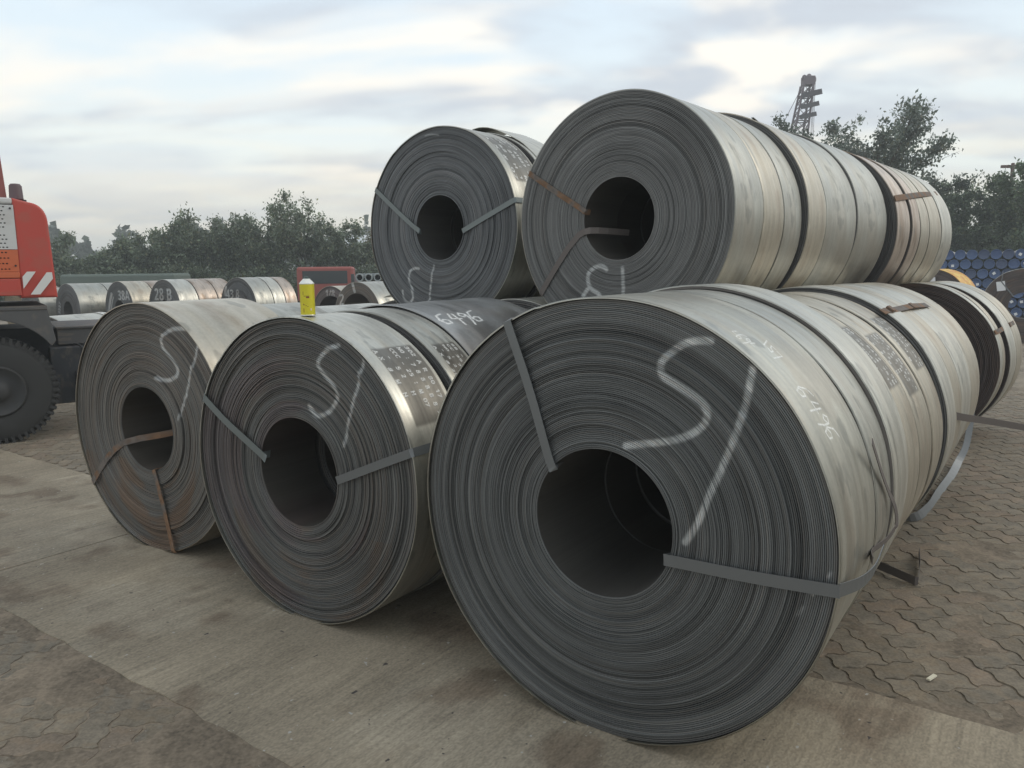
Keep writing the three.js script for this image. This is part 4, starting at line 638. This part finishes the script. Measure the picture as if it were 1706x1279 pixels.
// ------------------------------------------------------------------ trees
const barkM = std([0.085, 0.07, 0.055], 0.95);
const leafM = new THREE.MeshPhysicalMaterial({ color: 0xffffff, roughness: 0.5, transmission: 0.4, thickness: 0, vertexColors: true });
function tree(label, x, z, h, spread, seed, o = {}) {
  const { leaves = 5200, leaf = 0.15, tint = [0.052, 0.078, 0.04], low = 0.18, group = 'trees beyond the yard', clump = 0.34, name = 'leafy_tree' } = o, r = rng(seed), t = thing(name, label, name === 'shrub' ? 'shrub' : 'tree', [x, 0, z], 0, group), wood = [], tips = [];
  const lean = (r() - 0.5) * 0.3; wood.push(bar([0, 0, 0], [lean, h * 0.35, 0], 0.11 * h / 6 * 1.2, 8, 0.07 * h / 6));
  const limbs = 11 + Math.floor(r() * 4);
  for (let i = 0; i < limbs; i++) {
    const a = i / limbs * 6.283 + r() * 0.8, b = h * mix(low, 0.42, r()), reach = spread * (0.35 + 0.75 * r()), top = h * mix(0.55, 1.0, Math.pow(r(), 0.8)) * (1 - 0.22 * reach / spread), P0 = [lean * b / (h * 0.35), b, 0], P1 = [lean + Math.cos(a) * reach * 0.6, mix(b, top, 0.55), Math.sin(a) * reach * 0.6], P2 = [lean + Math.cos(a) * reach, top, Math.sin(a) * reach];
    wood.push(bar(P0, P1, 0.045 * h / 6, 5, 0.028 * h / 6), bar(P1, P2, 0.028 * h / 6, 4, 0.008));
    for (let k = 0; k < 11; k++) { const u = 0.22 + 0.78 * (k + r()) / 11, base = u < 0.5 ? mix3(P0, P1, u * 2) : mix3(P1, P2, u * 2 - 1), aa = r() * 6.283, l = spread * mix(0.55, 0.14, u) * (0.4 + r()), tip = [base[0] + Math.cos(aa) * l, base[1] + (r() * 0.9 - 0.12) * l + 0.15, base[2] + Math.sin(aa) * l]; wood.push(bar(base, tip, 0.012 * h / 6, 3, 0.004)); tips.push([base, tip]); }
    tips.push([mix3(P1, P2, 0.75), [P2[0], P2[1] + 0.25, P2[2]]]);
  }
  for (let i = 0; i < (o.skirt ?? 26); i++) { const a = r() * 6.283, d = spread * (0.3 + 0.75 * r()), y = h * mix(0.08, 0.4, r()); tips.push([[Math.cos(a) * d * 0.8, y * 0.9, Math.sin(a) * d * 0.8], [Math.cos(a) * d, y, Math.sin(a) * d]]); }
  part('trunk', mergeGeometries(wood), barkM, t);
  const V = [], C = [], I = [], per = Math.ceil(leaves / tips.length), v = new THREE.Vector3(), e = new THREE.Euler();
  for (const [p, q] of tips) { const shade = 0.7 + 0.6 * r(), dens = 0.5 + r(); for (let i = 0; i < per * dens; i++) {
    const u = r(), w = clump * (0.5 + 0.8 * r()), g = () => (r() + r() + r() - 1.5) * w, cx = mix(p[0], q[0], u) + g(), cy = mix(p[1], q[1], u) + g() * 0.85, cz = mix(p[2], q[2], u) + g(), s = leaf * (0.55 + 0.8 * r()); if (cy < 0.15) continue;
    e.set(r() * 6.28, r() * 6.28, r() * 6.28); const b0 = V.length / 3, yel = r() < 0.12 ? 1.5 : 1, k = shade * (0.75 + 0.5 * r());
    for (const [a, b, c] of [[-0.5, 0, 0], [0, -0.28, 0.05], [0.55, 0, -0.03], [0, 0.28, 0.05]]) { v.set(a * s, b * s, c * s).applyEuler(e); V.push(cx + v.x, cy + v.y, cz + v.z); C.push(tint[0] * k * yel, tint[1] * k * (yel > 1 ? 1.2 : 1), tint[2] * k); }
    I.push(b0, b0 + 1, b0 + 2, b0, b0 + 2, b0 + 3);
  } }
  const g = new THREE.BufferGeometry(); g.setAttribute('position', new THREE.Float32BufferAttribute(V, 3)); g.setAttribute('color', new THREE.Float32BufferAttribute(C, 3)); g.setIndex(I); g.computeVertexNormals();
  part('crown', g, leafM, t); return t;
}
const leftTrees = [[-24.6, -42, 4.3, 1.7], [-22.4, -43.5, 3.6, 1.7], [-20.6, -42, 4.2, 1.6], [-18.7, -42.8, 4.5, 1.8], [-17.0, -42, 5.2, 1.9], [-15.0, -42.5, 5.2, 1.9], [-13.1, -41.8, 5.6, 1.9], [-11.0, -42, 6.1, 2.2], [-9.0, -42.6, 4.9, 1.7], [-7.2, -44.5, 4.2, 1.5], [-27.5, -43, 5.0, 2.0]];
const leftLabel = ['tree with open crown right behind the red crane', 'low tree in a dip of the hedge near the red crane', 'slim tree behind the small printed yard coil', 'bushy tree behind the chalk 38A yard coil', 'upright tree behind the chalk 28B yard coil', 'dense tree between two uprights behind the yard coils', 'dense tree behind the faintly chalked yard coil', 'tallest bushy tree of the hedge, behind the spray can', 'sloping tree beside the tallest one behind the hollow coils', 'small olive tree in front of the warehouse roof', 'tree hidden behind the red crane body'];
leftTrees.forEach(([x, z, h, s], i) => tree(leftLabel[i], x, z, h * 1.08, s * 1.05, 900 + i, { leaves: 13000, leaf: 0.16, tint: i === 9 ? [0.18, 0.175, 0.09] : [0.155, 0.20, 0.125], skirt: 40 }));
const midTrees = [[18.3, -40, 11.8, 4.6, 'tall tree with spreading crown behind the long upper row'], [14.9, -41, 10.0, 1.9, 'narrower tree beside the lattice crane behind the long upper row'], [12.9, -43, 9.4, 0.9, 'small tree top just beside the lattice crane']];
midTrees.forEach(([x, z, h, s, l], i) => tree(l, x, z, h, s, 940 + i, { leaves: 17000, leaf: 0.19, tint: [0.14, 0.175, 0.135], low: 0.45, clump: 0.36 }));
const rightTrees = [[23.6, -44, 6.0, 1.8, 'tree right behind the end of the long upper row'], [25.4, -44.5, 6.4, 1.9, 'dense tree behind the blue capped pipes'], [27.6, -44, 6.7, 2.0, 'broad dense tree behind the blue capped pipes'], [26.0, -40, 6.6, 1.9, 'tree with pointed shoots over the pipe stack'], [25.6, -37, 8.2, 2.0, 'taller tree rising beside a wooden cross post'], [28.8, -40, 7.5, 2.2, 'large tree closing the hedge past the pipe stack'], [22.3, -46, 5.8, 1.6, 'tree showing low behind the upper row end'], [24.6, -47, 6.5, 1.8, 'slim tree filling the back of the hedge over the pipes'], [27.2, -38.5, 7.0, 2.0, 'leafy tree past the dark brown coil']];
rightTrees.forEach(([x, z, h, s, l], i) => tree(l, x, z, h * 1.12, s * 1.1, 960 + i, { leaves: 16000, leaf: 0.18, tint: [0.115, 0.165, 0.085], skirt: 60, low: 0.1 }));
const shrubs = [[-25.5, -39.5], [-22.6, -40], [-19.8, -39.5], [-16.4, -40], [-13.4, -39.8], [-10.2, -39.6], [-7.6, -41], [22.4, -42.5], [24.4, -41.5], [26.6, -41]];
const shrubAt = ['the open crowned tree behind the red crane', 'the low tree in the hedge dip', 'the slim tree behind the printed yard coil', 'the upright tree behind chalk 28B', 'the dense tree behind faint chalk', 'the tallest hedge tree behind the can', 'the small olive tree by the warehouse', 'the tree ending the long upper row', 'the dense tree behind the blue pipes', 'the pointed tree over the pipe stack'];
shrubs.forEach(([x, z], i) => tree('low leafy shrub at the foot of ' + shrubAt[i], x, z, i > 6 ? 3.2 : 2.6, 1.8, 1000 + i, { leaves: 6500, leaf: 0.15, name: 'shrub', group: 'shrubs at the foot of the trees', low: 0.05, skirt: 70, tint: [0.11, 0.15, 0.085] }));
{
  const p = thing('cross_post', 'rusty post with a cross arm standing in the right hand trees', 'post', [29.9, 0, -47.5]); p.userData.label = 'rusty post with a cross arm standing among the trees over the pipes'; const m = std([0.14, 0.08, 0.065], 0.8); part('post', box(0.14, 7.9, 0.14, 0, 3.95, 0), m, p); part('cross_arm', box(0.85, 0.16, 0.16, -0.25, 7.7, 0), m, p);
}
{
  // far wood closing the horizon
  const r = rng(1200), V = [], C = [], I = [], v = new THREE.Vector3(), e = new THREE.Euler();
  for (let i = 0; i < 26000; i++) { const a = mix(-1.15, 1.15, r()), R = 120 + 25 * r(), hh = 3.5 + 5 * noise(a * 40, 3, 5) + 2 * noise(a * 150, 7, 9), x = Math.sin(a) * R, z = -Math.cos(a) * R, y = hh * Math.pow(r(), 0.7), s = 0.8 + 0.8 * r(), k = 0.7 + 0.6 * r(), b0 = V.length / 3; e.set(r() * 6.28, r() * 6.28, r() * 6.28); for (const [p, q, w] of [[-0.5, 0, 0], [0, -0.4, 0.1], [0.5, 0, 0], [0, 0.4, 0.1]]) { v.set(p * s, q * s, w * s).applyEuler(e); V.push(x + v.x, Math.max(0, y + v.y), z + v.z); C.push(0.05 * k, 0.07 * k, 0.045 * k); } I.push(b0, b0 + 1, b0 + 2, b0, b0 + 2, b0 + 3); }
  const g = new THREE.BufferGeometry(); g.setAttribute('position', new THREE.Float32BufferAttribute(V, 3)); g.setAttribute('color', new THREE.Float32BufferAttribute(C, 3)); g.setIndex(I); g.computeVertexNormals();
  const m = part('far_wood', g, leafM, scene); m.userData = { label: 'far belt of trees closing the horizon', category: 'wood', kind: 'stuff' };
}

scene.fog = new THREE.FogExp2(new THREE.Color(0.80, 0.84, 0.84), 0.003);
renderer.render(scene, camera);
